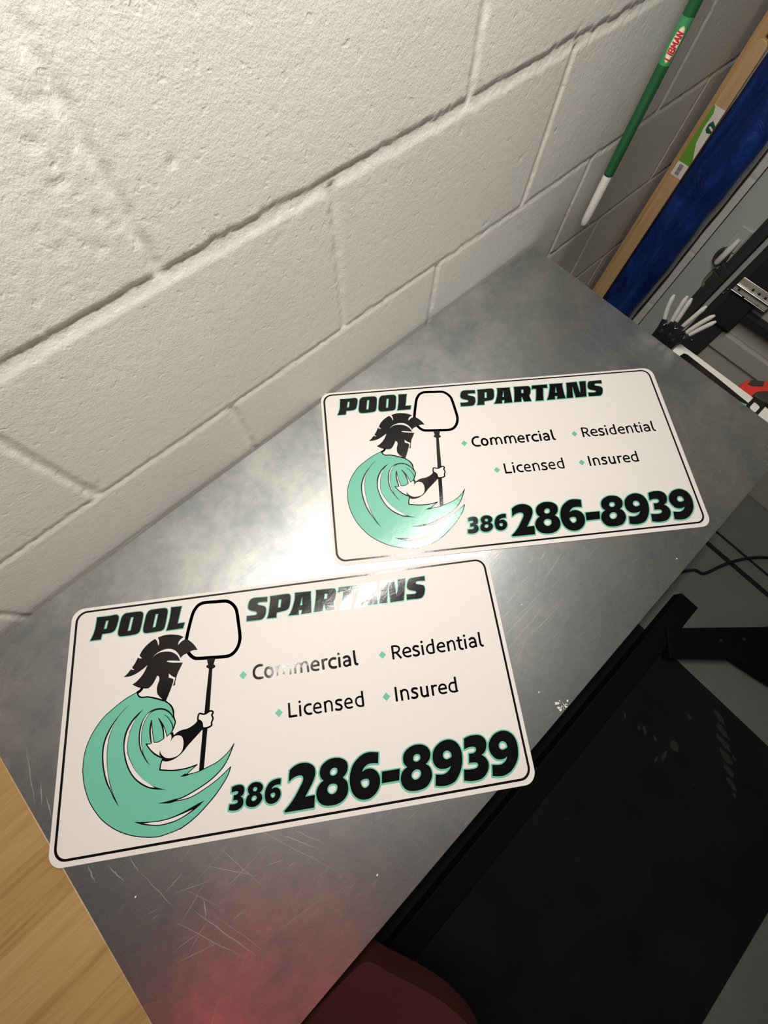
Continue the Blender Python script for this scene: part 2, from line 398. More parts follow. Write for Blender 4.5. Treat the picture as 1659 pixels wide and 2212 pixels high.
for i in range(70):
    cx, cy = random.choice([(-.13, -.50), (-.22, -.44), (.30, -.47), (.40, -.43), (.46, -.38), (-.10, -.12), (-.27, -.33)])
    x = cx + random.gauss(0, .05); y = cy + random.gauss(0, .045); an = random.gauss(.75, .35) if x > .1 else random.gauss(-.15, .35); L = random.uniform(.01, .07)
    xa, ya, xb, yb = x, y, x + L * math.cos(an), y + L * math.sin(an)
    if min(xa, xb) > BX0 + .01 and min(ya, yb) > BY0 + .01: scratch(xa, ya, xb, yb, random.uniform(.00025, .0006), 5, .0004)
o = loc(sc.build('scratch_marks', M['scratch'], bench)); tag(o, label='pale thin scratches in the sheet', kind='stuff')
fl = MB()
for i in range(26):
    x = 0.2845 + random.gauss(0, .006); y = -0.6071 + random.gauss(0, .006); r = random.uniform(.0012, .0028); n = 6; ph = random.random() * 6
    if y < BY0 + .003: continue
    fl.prism([(x + r * random.uniform(.5, 1) * math.cos(ph + k * 2 * math.pi / n), y + r * random.uniform(.4, 1) * math.sin(ph + k * 2 * math.pi / n)) for k in range(n)], .0001, .0004)
for x, y in [(0.5814, -0.5911), (0.273, -0.5685), (-0.2537, -0.3864), (-0.0312, -0.5674), (0.3459, -0.4724)]:
    fl.prism([(x + .0012 * math.cos(k), y + .0009 * math.sin(k)) for k in range(6)], .0001, .0005)
o = loc(fl.build('paint_smudge', M['flake'], bench)); tag(o, label='small white dried paint smudge at the front edge')

# ---------------------------------------------------------------- maple bench at the left
mb_ = empty('wooden_workbench', (-.9, -.4, FZ)); tag(mb_, 'pale maple butcher block bench top beside the steel sheet top', 'workbench')
t = MB(); t.box(-1.55, -.3035, -.75, -.004, -.042, -.006); o = t.build('bench_top', M['maple'], mb_, bevel=.003); o.location = -Vector(mb_.location)
for sx in (-1.5, -.38):
    for sy in (-.70, -.06):
        l = MB(); l.box(sx - .03, sx + .03, sy - .03, sy + .03, FZ, -.042); o = l.build('leg', M['black_steel'], mb_, bevel=.003); o.location = -Vector(mb_.location)

# ---------------------------------------------------------------- the two printed magnetic signs
ART = """p3t|12|0|348,151! 512,154 588,149 617,151 640,170 647,198 642,239 629,296 613,345 594,372 557,388 487,391 435,392! 429,420 421,463! 281,462! 309,400 332,323 346,206;474,216! 512,215! 491,328! 451,328!
p3t|12|0|757,147 935,150 970,163 984,191 982,234 962,359 940,433 907,453 874,459 707,461 674,453 654,426 651,392 665,310 684,210 707,170 732,152;815,213! 854,214! 821,399! 779,398!
p3t|12|0|1106,147 1269,147 1308,159 1324,190 1321,237 1294,388 1277,437 1244,456 1202,460 1042,462 1008,450 994,423 995,381 1013,281 1028,214 1051,170 1080,150;1155,216! 1196,217! 1162,397! 1122,399!
p3t|12|0|1374,150! 1521,153! 1507,202 1491,278 1465,390! 1564,391! 1542,465! 1313,466! 1331,411 1362,269
p3t|12|0|2741,185! 2735,252! 2674,246 2615,246 2598,259 2597,271 2613,286 2655,299 2696,319 2713,346 2712,384 2704,425 2681,467 2646,492 2588,496 2434,491! 2439,420! 2507,423 2562,422 2581,412 2584,392 2572,375 2510,352 2473,330 2461,299 2470,250 2486,210 2516,184 2559,175 2635,179
p3t|12|0|2784,182! 2950,180 3027,180 3061,189 3076,217 3071,272 3059,339 3039,387 3012,408 2969,418 2868,426! 2859,454 2855,497! 2722,492! 2745,439 2767,333 2783,233;2905,245! 2946,247! 2924,363! 2883,361!
p3t|12|0|3145,181! 3379,189! 3372,227 3369,313 3360,498! 3211,498! 3231,438! 3180,436! 3175,499! 3028,494! 3060,457 3099,378 3137,264;3247,245! 3238,372! 3203,371!
p3t|12|0|3453,182! 3622,187 3709,190 3734,202 3746,235 3737,294 3713,360 3694,378 3694,425 3705,503! 3573,500! 3563,441 3555,398! 3542,413 3524,497! 3392,496! 3413,421 3438,305 3451,238;3574,253! 3617,254! 3602,327! 3560,326!
p3t|16|0|3790,188! 4068,188! 4057,260! 3978,254! 3966,313 3943,414 3925,507! 3784,506! 3817,402 3850,263! 3808,255 3768,262!
p3t|16|0|4112,187! 4357,189! 4342,234 4333,368 4334,504! 4177,504! 4199,443! 4148,442! 4141,505! 3991,506! 4029,443 4080,324 4110,233;4218,249! 4207,372! 4171,374!
p3t|16|0|4428,188! 4625,185! 4623,302 4628,422! 4654,326 4674,184! 4796,185! 4771,285 4721,503! 4522,505! 4521,386 4523,267! 4495,384 4473,503! 4352,502! 4389,384 4418,252
p3t|12|0|5087,190! 5080,258! 5009,251 4955,253 4940,266 4939,286 4957,297 5016,314 5049,332 5060,360 5052,411 5031,461 4999,495 4957,507 4878,505 4768,503! 4776,426! 4837,430 4894,432 4918,424 4923,402 4910,392 4846,373 4810,352 4799,324 4809,273 4830,222 4856,199 4893,193 4983,191
p3e|0|0|763,1008! 811,967 853,919! 875,931 902,933! 883,919 867,899! 904,847 938,779! 969,795 998,797! 978,778 959,754! 992,693 1043,636 1103,590 1160,559! 1189,592 1211,659! 1219,630 1214,589 1199,547! 1273,528 1369,527 1459,544 1515,565 1555,590! 1516,610 1485,647 1477,690! 1503,663 1533,640 1571,625! 1613,630! 1675,687 1717,740 1745,789! 1690,785 1638,797! 1594,816! 1553,832 1513,863! 1492,816 1450,764 1401,733 1346,719 1278,723 1204,749 1164,777 1138,804! 1184,770 1238,751 1320,751 1381,764 1444,800 1485,846 1510,902! 1459,893 1377,879 1343,877 1325,885! 1378,904 1459,918 1546,929! 1515,992 1482,1053 1463,1115 1451,1158 1448,1206! 1422,1215! 1434,1175 1450,1110! 1409,1088 1361,1044! 1361,1099! 1396,1112 1420,1127 1425,1145 1411,1198 1374,1294 1330,1395! 1297,1375! 1249,1327 1215,1278 1208,1226 1215,1176 1236,1109 1231,1069 1207,1050! 1182,1101 1144,1160 1099,1195 1053,1195 1000,1181 939,1156 882,1119! 936,1088 993,1035 1031,982 1056,934 1071,897! 1009,940 931,984 846,1009
s2e|46|1|1591,624 1627,460 1674,288 1706,226 1750,175 1807,150 1870,146 2004,155 2131,162 2188,180 2245,229 2282,286 2298,339 2315,480 2333,669 2329,736 2306,812 2261,878 2204,918 2137,931 1965,920 1752,904 1698,889 1649,846 1612,793 1590,736 1586,675
p3e|0|0|1871,924! 1990,935! 1965,1011! 1983,1029 1987,1047 1958,1066! 1895,1057! 1867,1036 1867,1018 1889,1004!
p3e|0|0|1902,1053! 1947,1059! 1922,1394! 1904,1607! 1838,1616! 1862,1385!
p3e|0|0|1817,1793! 1878,1802! 1830,2273! 1769,2283!
p3e|0|0|1754,1683! 1725,1716 1673,1748 1615,1769 1557,1773 1512,1784 1473,1803 1445,1821! 1440,1801 1428,1779! 1401,1798! 1413,1830 1411,1865 1401,1895! 1429,1856 1461,1834 1506,1833 1545,1852 1563,1887 1570,1930 1565,1982 1548,2027 1510,2062 1459,2080 1396,2084 1352,2074 1313,2047 1283,2011 1271,1968! 1267,2026! 1304,2069! 1311,2102! 1346,2114 1391,2116 1447,2105 1498,2083 1542,2055 1586,2015 1624,1973 1687,1917 1752,1861 1807,1812! 1817,1814! 1820,1781! 1807,1731 1787,1703 1764,1688!
p4e|0|0|1764,1617! 1780,1609 1817,1621 1850,1624 1883,1610 1909,1598 1935,1601 1952,1617 1945,1637 1935,1651 1945,1671 1950,1696 1941,1720 1931,1743 1934,1773! 1908,1788 1875,1795 1823,1795! 1813,1774 1807,1731 1787,1703 1768,1691 1754,1680 1756,1644
s5e|21|1|1764,1617! 1780,1609 1817,1621 1850,1624 1883,1610 1909,1598 1935,1601 1952,1617 1945,1637 1935,1651 1945,1671 1950,1696 1941,1720 1931,1743 1934,1773! 1908,1788 1875,1795 1823,1795! 1813,1774 1807,1731 1787,1703 1768,1691 1754,1680 1756,1644
p1e|0|0|957,1224! 896,1247 814,1283 726,1334 631,1400 537,1472 455,1572 390,1677 344,1791 322,1906 318,2044 323,2097 341,2192 373,2296 431,2426 507,2539 601,2648 721,2743 844,2814 966,2864 1094,2898 1227,2920 1327,2920 1535,2881 1648,2831 1754,2766 1862,2681 1972,2582 2068,2473 2136,2378 2169,2296! 2085,2357 1973,2430 1826,2502 1681,2558 1573,2574 1451,2573! 1573,2545 1717,2499 1863,2436 1974,2371 2071,2289 2148,2179 2219,2035! 2165,2099 2088,2163 1998,2217 1901,2250 1827,2272 1768,2289 1679,2300 1610,2303! 1672,2259 1745,2208! 1642,2226 1531,2232 1421,2225 1274,2198! 1284,2145 1308,2088! 1307,2074! 1216,2020 1149,1954 1093,1872! 1122,1881 1159,1877! 1144,1818 1133,1732 1138,1656 1152,1600! 1162,1683 1173,1769 1195,1871! 1252,1872 1317,1843! 1306,1758 1279,1669 1243,1590! 1295,1664 1330,1738 1357,1822! 1405,1788 1437,1746! 1437,1735 1445,1716 1462,1669 1447,1616 1438,1583! 1437,1528 1406,1460 1329,1389! 1235,1348 1125,1310 1024,1301 981,1287 959,1252
s2e|10|1|957,1224! 896,1247 814,1283 726,1334 631,1400 537,1472 455,1572 390,1677 344,1791 322,1906 318,2044 323,2097 341,2192 373,2296 431,2426 507,2539 601,2648 721,2743 844,2814 966,2864 1094,2898 1227,2920 1327,2920 1535,2881 1648,2831 1754,2766 1862,2681 1972,2582 2068,2473 2136,2378 2169,2296! 2085,2357 1973,2430 1826,2502 1681,2558 1573,2574 1451,2573! 1573,2545 1717,2499 1863,2436 1974,2371 2071,2289 2148,2179 2219,2035! 2165,2099 2088,2163 1998,2217 1901,2250 1827,2272 1768,2289 1679,2300 1610,2303! 1672,2259 1745,2208! 1642,2226 1531,2232 1421,2225 1274,2198! 1284,2145 1308,2088! 1307,2074! 1216,2020 1149,1954 1093,1872! 1122,1881 1159,1877! 1144,1818 1133,1732 1138,1656 1152,1600! 1162,1683 1173,1769 1195,1871! 1252,1872 1317,1843! 1306,1758 1279,1669 1243,1590! 1295,1664 1330,1738 1357,1822! 1405,1788 1437,1746! 1437,1735 1445,1716 1462,1669 1447,1616 1438,1583! 1437,1528 1406,1460 1329,1389! 1235,1348 1125,1310 1024,1301 981,1287 959,1252
p2e|0|0|860,1366! 781,1425 703,1508 628,1605 571,1719 546,1820 545,1932 558,2044 586,2156 625,2262 678,2354 728,2446 802,2545! 756,2463 710,2371 668,2260 637,2150 619,2033 611,1941 611,1830 627,1720 661,1610 719,1503 789,1427
p3w|0|0|701,1531! 652,1601 595,1715 566,1823 564,1934 578,2047 606,2159 644,2258 681,2334 723,2418! 688,2343 653,2239 629,2136 612,2032 604,1940 604,1829 619,1718 657,1609
p2e|0|0|1043,1451! 974,1493 903,1560 843,1652 811,1746 806,1859 819,1957 849,2065 903,2175 971,2264 1053,2333 1150,2387 1254,2416 1365,2430! 1269,2401 1189,2361 1091,2289 999,2196 930,2084 881,1981 863,1904 864,1815 879,1718 907,1638 944,1558 991,1503
p3w|0|0|952,1540! 905,1592 856,1677 829,1772 822,1869 837,1960 870,2068 919,2170 986,2255 1068,2321 1149,2369 1221,2390! 1164,2346 1074,2276 983,2179 918,2075 873,1980 855,1903 858,1814 874,1710 907,1623
p2e|0|0|1439,1599! 1400,1546 1357,1505 1298,1475 1231,1465 1156,1476 1099,1507 1044,1573 1007,1660 995,1758 1001,1850 1019,1927 1054,1999 1106,2081 1156,2136! 1105,2059 1070,1994 1051,1925 1036,1855 1033,1779 1041,1688 1070,1600 1117,1529 1165,1497 1231,1486 1298,1496 1349,1523 1400,1570 1431,1617
p3w|0|0|1144,1494! 1092,1525 1045,1596 1020,1685 1012,1768 1017,1852 1035,1922 1053,1977! 1043,1916 1030,1854 1027,1778 1033,1687 1062,1599 1108,1528
p3e|0|0|1152,1600! 1136,1656 1130,1740 1140,1817 1153,1876! 1167,1874! 1156,1797 1147,1719 1153,1674!
p3e|0|0|1243,1590! 1274,1661 1299,1741 1309,1819 1307,1840! 1325,1837! 1318,1760 1305,1685! 1278,1638
p3e|0|0|1302,1547! 1352,1591 1392,1646 1419,1705 1427,1748! 1436,1731 1426,1687 1392,1628 1352,1579
p3e|0|0|1533,2316! 1598,2286! 1617,2302! 1679,2300! 1606,2318
p3e|0|0|1264,2567! 1357,2564 1450,2555! 1515,2549! 1451,2573! 1501,2576! 1408,2588 1329,2579
p2e|0|0|979,2723! 1120,2744 1292,2755 1433,2742 1575,2707 1704,2663 1776,2639 1837,2623! 1776,2668 1704,2711 1611,2753 1505,2790 1399,2808 1293,2811 1187,2795 1088,2769 1027,2745
p3w|0|0|1098,2757! 1207,2761 1292,2766 1433,2755 1575,2726 1697,2697! 1604,2743 1505,2778 1399,2795 1293,2799 1187,2782
s3e|35|0|1013,1186 988,1214 953,1231
s3e|18|0|956,1225 961,1254 978,1282 1012,1299 1091,1305 1190,1337 1310,1386
s3e|15|0|1314,1388 1374,1431 1418,1496 1436,1573 1440,1610 1461,1665 1446,1721 1430,1754 1418,1777
s3e|14|0|1307,2066 1216,2012 1149,1950 1091,1869
s3e|15|0|1307,2081 1286,2139 1278,2199! 1421,2227 1531,2234 1642,2228 1749,2209
s3e|13|0|1451,2568 1573,2547 1717,2498 1863,2434 1974,2369 2071,2287 2148,2179 2216,2037
s3e|12|0|1535,2885 1648,2832 1754,2767 1862,2682 1972,2584 2068,2475 2136,2380 2169,2296
p1b|0|0|2364,1156! 2415,1210! 2361,1264! 2309,1208!
p1b|0|0|4304,1165! 4356,1220! 4300,1268! 4251,1214!
p1b|0|0|2819,1700! 2872,1751! 2819,1806! 2766,1750!
p1b|0|0|4283,1706! 4336,1762! 4280,1816! 4230,1760!
s3l|34|0|2627,1117 2575,1114 2528,1140 2508,1187 2514,1237 2543,1270 2589,1280 2626,1277
s3l|34|1|2715,1160 2754,1182 2764,1225 2746,1267 2709,1279 2674,1257 2664,1214 2680,1171
s3l|34|0|2828,1153 2824,1287
s3l|29|0|2829,1188 2859,1157 2890,1159 2909,1189 2914,1291
s3l|29|0|2914,1200 2942,1162 2979,1164 2999,1197 3006,1289
s3l|34|0|3073,1154 3072,1289
s3l|29|0|3076,1188 3110,1153 3141,1157 3157,1189 3158,1292
s3l|29|0|3161,1197 3189,1159 3225,1159 3244,1192 3251,1295
s3l|29|0|3301,1223 3352,1224 3401,1224! 3392,1182 3357,1164 3318,1182 3301,1225 3311,1264 3352,1283 3399,1280
s3l|34|0|3459,1152 3463,1294
s3l|29|0|3460,1192 3489,1166 3524,1166
s3l|34|0|3644,1170 3600,1166 3561,1191 3551,1235 3573,1275 3609,1286 3643,1283
s3l|34|0|3693,1157 3691,1295
s3l|34|0|3756,1178 3792,1165 3825,1175 3838,1210 3835,1292
s3l|29|0|3840,1228 3796,1222 3757,1239 3759,1274 3794,1290 3836,1270
s3l|34|0|3907,1096 3910,1250 3918,1280 3940,1288
d3l|18|0|3688,1115
s3l|30|0|4454,1112 4452,1297
s3l|26|0|4456,1120 4508,1125 4546,1144 4548,1179 4520,1207 4455,1209
s3l|30|0|4500,1209 4564,1297
s3l|26|0|4601,1227 4652,1228 4704,1223! 4697,1186 4662,1167 4621,1180 4601,1227 4617,1268 4657,1287 4706,1281
s3l|30|0|4826,1174 4784,1164 4754,1180 4757,1208 4810,1238 4823,1267 4802,1287 4763,1289 4741,1277
s3l|30|0|4881,1163 4880,1298
s3l|30|0|5040,1098 5037,1288
s3l|26|0|5044,1176 4992,1172 4954,1194 4943,1239 4964,1278 5001,1288 5041,1283
s3l|26|0|5095,1226 5150,1224 5199,1224! 5191,1186 5160,1169 5118,1185 5097,1228 5112,1269 5152,1289 5197,1283
s3l|30|0|5253,1162 5253,1300
s3l|26|0|5253,1199 5294,1165 5328,1168 5342,1198 5343,1299
s3l|30|0|5421,1120 5416,1254 5427,1286 5461,1295
s3l|26|0|5381,1173 5468,1173
s3l|30|0|5508,1163 5505,1301
s3l|30|0|5572,1183 5610,1168 5643,1176 5654,1204 5655,1295
s3l|26|0|5657,1230 5608,1225 5570,1243 5573,1276 5609,1290 5656,1271
s3l|30|0|5727,1099 5722,1251 5730,1282 5755,1292
d3l|18|0|4881,1119
d3l|18|0|5508,1120
s3l|29|0|2959,1648 2959,1819! 3059,1820
s3l|29|0|3104,1697 3103,1835
s3l|29|0|3254,1709 3216,1706 3179,1722 3164,1761 3181,1803 3215,1822 3254,1821
s3l|24|0|3289,1762 3338,1764 3382,1763! 3374,1725 3344,1706 3307,1719 3290,1760 3297,1802 3333,1825 3387,1820
s3l|29|0|3440,1699 3443,1837
s3l|24|0|3441,1734 3471,1704 3507,1705 3529,1732 3530,1837
s3l|29|0|3669,1714 3627,1707 3596,1720 3599,1750 3648,1775 3663,1803 3647,1825 3607,1827 3580,1817
s3l|24|0|3712,1766 3762,1766 3806,1765! 3798,1727 3768,1709 3731,1721 3712,1763 3721,1804 3755,1826 3810,1821
s3l|29|0|3956,1638 3956,1827
s3l|24|0|3957,1715 3909,1709 3873,1726 3862,1769 3877,1808 3915,1827 3960,1825
d3l|17|0|3103,1655
s3l|30|0|4422,1655 4418,1841
s3l|30|0|4492,1704 4494,1842
s3l|26|0|4493,1740 4522,1710 4557,1713 4578,1736 4581,1842
s3l|30|0|4718,1719 4681,1710 4650,1720 4650,1749 4695,1775 4709,1803 4690,1826 4654,1828 4631,1821
s3l|30|0|4773,1703 4772,1780 4777,1813 4799,1830 4828,1826 4851,1814
s3l|30|0|4856,1702 4855,1843
s3l|30|0|4928,1703 4928,1841
s3l|26|0|4928,1740 4957,1718 4991,1719
s3l|26|0|5018,1771 5075,1772 5120,1771! 5111,1732 5075,1715 5037,1730 5020,1770 5029,1810 5065,1829 5119,1824
s3l|30|0|5265,1642 5260,1830
s3l|26|0|5261,1718 5208,1715 5175,1737 5166,1778 5181,1816 5221,1831 5276,1825
p3p|18|0|2182,2527! 2236,2515 2287,2517 2321,2536 2335,2572 2328,2610 2312,2635 2286,2645! 2311,2668 2320,2703 2312,2740 2286,2768 2248,2784 2192,2787 2136,2774! 2147,2712! 2200,2717 2237,2712 2250,2695 2241,2680 2220,2675 2191,2675! 2202,2621! 2227,2620 2250,2609 2258,2597 2248,2582 2222,2580 2175,2587!
p3p|18|0|2490,2517 2540,2533 2567,2567 2564,2601 2546,2626 2526,2640! 2550,2671 2553,2710 2531,2745 2492,2772 2442,2784 2392,2776 2355,2752 2347,2717 2357,2681 2377,2650 2397,2640! 2382,2612 2380,2573 2400,2542 2439,2520;2470,2569 2493,2579 2496,2596 2486,2611 2464,2617 2445,2605 2444,2588 2456,2573;2459,2662 2481,2671 2486,2694 2469,2714 2441,2721 2419,2706 2420,2687 2437,2668
p3p|18|0|2800,2524! 2790,2588! 2755,2584 2716,2590 2690,2603 2676,2622! 2709,2611 2746,2617 2777,2644 2788,2684 2775,2727 2745,2761 2706,2780 2655,2783 2612,2763 2592,2727 2588,2677 2600,2623 2627,2576 2668,2540 2720,2523 2765,2519;2693,2666 2715,2673 2718,2691 2709,2711 2687,2722 2668,2711 2659,2687 2667,2672
p3p|18|0|2917,2449! 2965,2416 3019,2395 3078,2388 3143,2395 3176,2408 3213,2432 3239,2470 3243,2523 3231,2567 3197,2630 3153,2691 3094,2770! 3217,2770! 3194,2905! 2832,2903! 2821,2885! 2892,2827 2961,2755 3032,2659 3071,2603 3084,2566 3073,2535 3042,2524 2996,2527 2943,2547 2897,2577!
p3p|19|0|3545,2397 3609,2418 3657,2463 3664,2522 3641,2582 3588,2631! 3633,2678 3646,2748 3624,2823 3566,2881 3479,2912 3371,2911 3290,2883 3244,2827 3234,2759 3255,2700 3298,2651 3339,2628! 3307,2589 3299,2531 3321,2471 3371,2426 3453,2395;3495,2503 3523,2515 3529,2542 3514,2575 3473,2591 3438,2580 3428,2553 3444,2521 3472,2505;3467,2680 3501,2695 3510,2727 3491,2769 3453,2792 3414,2790 3385,2765 3378,2730 3398,2694 3432,2679
p3p|19|0|4083,2414! 4062,2537! 3994,2526 3927,2529 3874,2559 3842,2603! 3894,2582 3960,2582 4022,2616 4057,2673 4062,2736 4039,2807 3989,2866 3918,2906 3839,2916 3764,2894 3706,2841 3678,2769 3672,2684 3692,2590 3738,2504 3812,2439 3897,2399 3985,2395;3884,2687 3915,2700 3922,2732 3910,2765 3878,2785 3846,2786 3820,2757 3811,2710 3834,2694
p3p|19|0|4099,2639! 4334,2641! 4308,2769! 4079,2768!
p3p|19|0|4634,2400 4699,2419 4746,2462 4762,2518 4747,2575 4712,2616 4682,2635! 4723,2671 4743,2726 4740,2783 4706,2841 4651,2890 4574,2912 4481,2915 4399,2895 4348,2845 4328,2779 4341,2718 4374,2671 4434,2635! 4400,2594 4394,2534 4415,2478 4466,2432 4552,2400;4589,2507 4617,2519 4624,2550 4608,2578 4571,2593 4536,2582 4524,2553 4539,2523 4565,2508;4560,2681 4594,2695 4604,2728 4586,2766 4549,2789 4508,2792 4479,2767 4475,2732 4497,2701 4530,2683
p3p|19|0|5045,2402 4962,2403 4881,2434 4816,2490 4786,2563 4784,2633 4814,2690 4862,2720 4928,2727 4977,2720 5007,2707! 4970,2754 4918,2781 4870,2787 4792,2775! 4766,2899! 4826,2913 4892,2918 4960,2911 5033,2884 5092,2824 5142,2744 5170,2660 5178,2567 5159,2492 5115,2434;4994,2525 5024,2544 5037,2570 5035,2605! 5003,2618 4968,2625 4937,2611 4923,2583 4932,2549 4959,2529
p3p|19|0|5242,2419! 5302,2401 5386,2398 5453,2408 5508,2446 5529,2504 5516,2563 5485,2612 5437,2641! 5483,2683 5507,2746 5491,2814 5440,2876 5371,2912 5288,2919 5222,2915 5148,2897! 5170,2775! 5235,2784 5303,2786 5346,2775 5366,2748 5357,2723 5325,2714 5251,2708! 5273,2603! 5321,2606 5357,2596 5376,2572 5372,2544 5343,2531 5289,2528 5220,2543!
p3p|19|0|5804,2404 5734,2403 5659,2426 5599,2472 5558,2533 5550,2598 5570,2660 5620,2715 5672,2730 5727,2728 5772,2708! 5743,2751 5694,2782 5644,2789 5552,2776! 5529,2901! 5594,2915 5682,2918 5771,2890 5847,2831 5904,2757 5933,2666 5940,2571 5918,2488 5868,2432;5755,2525 5786,2542 5799,2574 5800,2604! 5768,2618 5724,2623 5694,2604 5688,2570 5707,2536 5730,2525"""
SW, SH = .6096, .3070
def rrect(x0, y0, x1, y1, r, n=10):
    out = []
    for cx, cy, a0 in ((x1 - r, y1 - r, 0), (x0 + r, y1 - r, 90), (x0 + r, y0 + r, 180), (x1 - r, y0 + r, 270)):
        for k in range(n + 1):
            a = math.radians(a0 + 90 * k / n); out.append((cx + r * math.cos(a), cy + r * math.sin(a)))
    return out
def parse(s):
    out = []
    for t in s.split():
        c = t.endswith('!'); a, b_ = t.rstrip('!').split(','); out.append((int(a), int(b_), 1 if c else 0))
    return out
LZ = {0: .00085, 1: .00093, 2: .00101, 3: .00109, 4: .00117, 5: .00125}
def flat_poly(mb, loops, z, mi):
    vl = [[Vector((x * 1e-4, -y * 1e-4, 0)) for x, y in lp] for lp in loops]
    tri = tessellate_polygon(vl); allv = [v for l in vl for v in l]; fs = []
    for t in tri:
        a, b_, c = (allv[i] for i in t)
        cr_ = (b_ - a).cross(c - a).z
        if abs(cr_) < 1e-14: continue
        fs.append(tuple(t) if cr_ > 0 else tuple(t[::-1]))
    mb.add([(v.x, v.y, z) for v in allv], fs, mi)
def flat_ribbon(mb, pts, w, z, mi, closed, roundj=True):
    P = [Vector((x * 1e-4, -y * 1e-4)) for x, y in pts]; n = len(P); h = w * 1e-4 / 2
    for i in range(n if closed else n - 1):
        a, b_ = P[i], P[(i + 1) % n]; d = b_ - a
        if d.length < 1e-7: continue
        m_ = Vector((-d.y, d.x)).normalized() * h
        mb.add([(a.x + m_.x, a.y + m_.y, z), (a.x - m_.x, a.y - m_.y, z), (b_.x - m_.x, b_.y - m_.y, z), (b_.x + m_.x, b_.y + m_.y, z)], [(0, 1, 2, 3)], mi)
    for i in range(n):
        if not closed and i in (0, n - 1): continue
        k = 10; c = P[i]
        mb.add([(c.x + h * math.cos(2 * math.pi * q / k), c.y + h * math.sin(2 * math.pi * q / k), z) for q in range(k)], [tuple(range(k))], mi)
def outline_band(mb, items, res, z, mi):
    """teal rim around the letters: all points nearer than h to a letter's edge (marching squares)"""
    P = np.array([p for pts, h in items for p in pts], float); hm = max(h for _, h in items)
    x0, y0 = P.min(0) - hm - res; x1, y1 = P.max(0) + hm + res
    nx, ny = int((x1 - x0) / res) + 2, int((y1 - y0) / res) + 2
    F = np.full((nx, ny), 9.0)
    gx = x0 + res * np.arange(nx); gy = y0 + res * np.arange(ny)
    for pts, h in items:
        n = len(pts)
        for i in range(n):
            ax, ay = pts[i]; bx, by = pts[(i + 1) % n]; w = h + 2 * res
            i0 = max(int((min(ax, bx) - w - x0) / res), 0); i1 = min(int((max(ax, bx) + w - x0) / res) + 2, nx)
            j0 = max(int((min(ay, by) - w - y0) / res), 0); j1 = min(int((max(ay, by) + w - y0) / res) + 2, ny)
            X, Y = np.meshgrid(gx[i0:i1], gy[j0:j1], indexing='ij')
            dx, dy = bx - ax, by - ay; L = dx * dx + dy * dy
            t = np.clip(((X - ax) * dx + (Y - ay) * dy) / L, 0, 1) if L > 0 else 0
            D = np.hypot(X - ax - t * dx, Y - ay - t * dy) / h
            F[i0:i1, j0:j1] = np.minimum(F[i0:i1, j0:j1], D)
    I = F < 1
    for j in range(ny - 1):
        run = None
        for i in range(nx):
            full = i < nx - 1 and I[i, j] and I[i + 1, j] and I[i, j + 1] and I[i + 1, j + 1]
            if full:
                if run is None: run = i
                continue
            if run is not None:
                xa, xb = gx[run], gx[i]; ya, yb = gy[j], gy[j + 1]
                mb.add([(xa * 1e-4, -yb * 1e-4, z), (xb * 1e-4, -yb * 1e-4, z), (xb * 1e-4, -ya * 1e-4, z), (xa * 1e-4, -ya * 1e-4, z)], [(0, 1, 2, 3)], mi); run = None
            if i == nx - 1: continue
            c = [(i, j), (i + 1, j), (i + 1, j + 1), (i, j + 1)]
            if not any(I[a] for a in c): continue
            poly = []
            for k in range(4):
                a, q = c[k], c[(k + 1) % 4]
                if I[a]: poly.append((gx[a[0]], gy[a[1]]))
                if I[a] != I[q]:
                    t = (1 - F[a]) / (F[q] - F[a]); poly.append((gx[a[0]] + t * (gx[q[0]] - gx[a[0]]), gy[a[1]] + t * (gy[q[1]] - gy[a[1]])))
            if len(poly) > 2: mb.add([(x * 1e-4, -y * 1e-4, z) for x, y in poly[::-1]], [tuple(range(len(poly)))], mi)
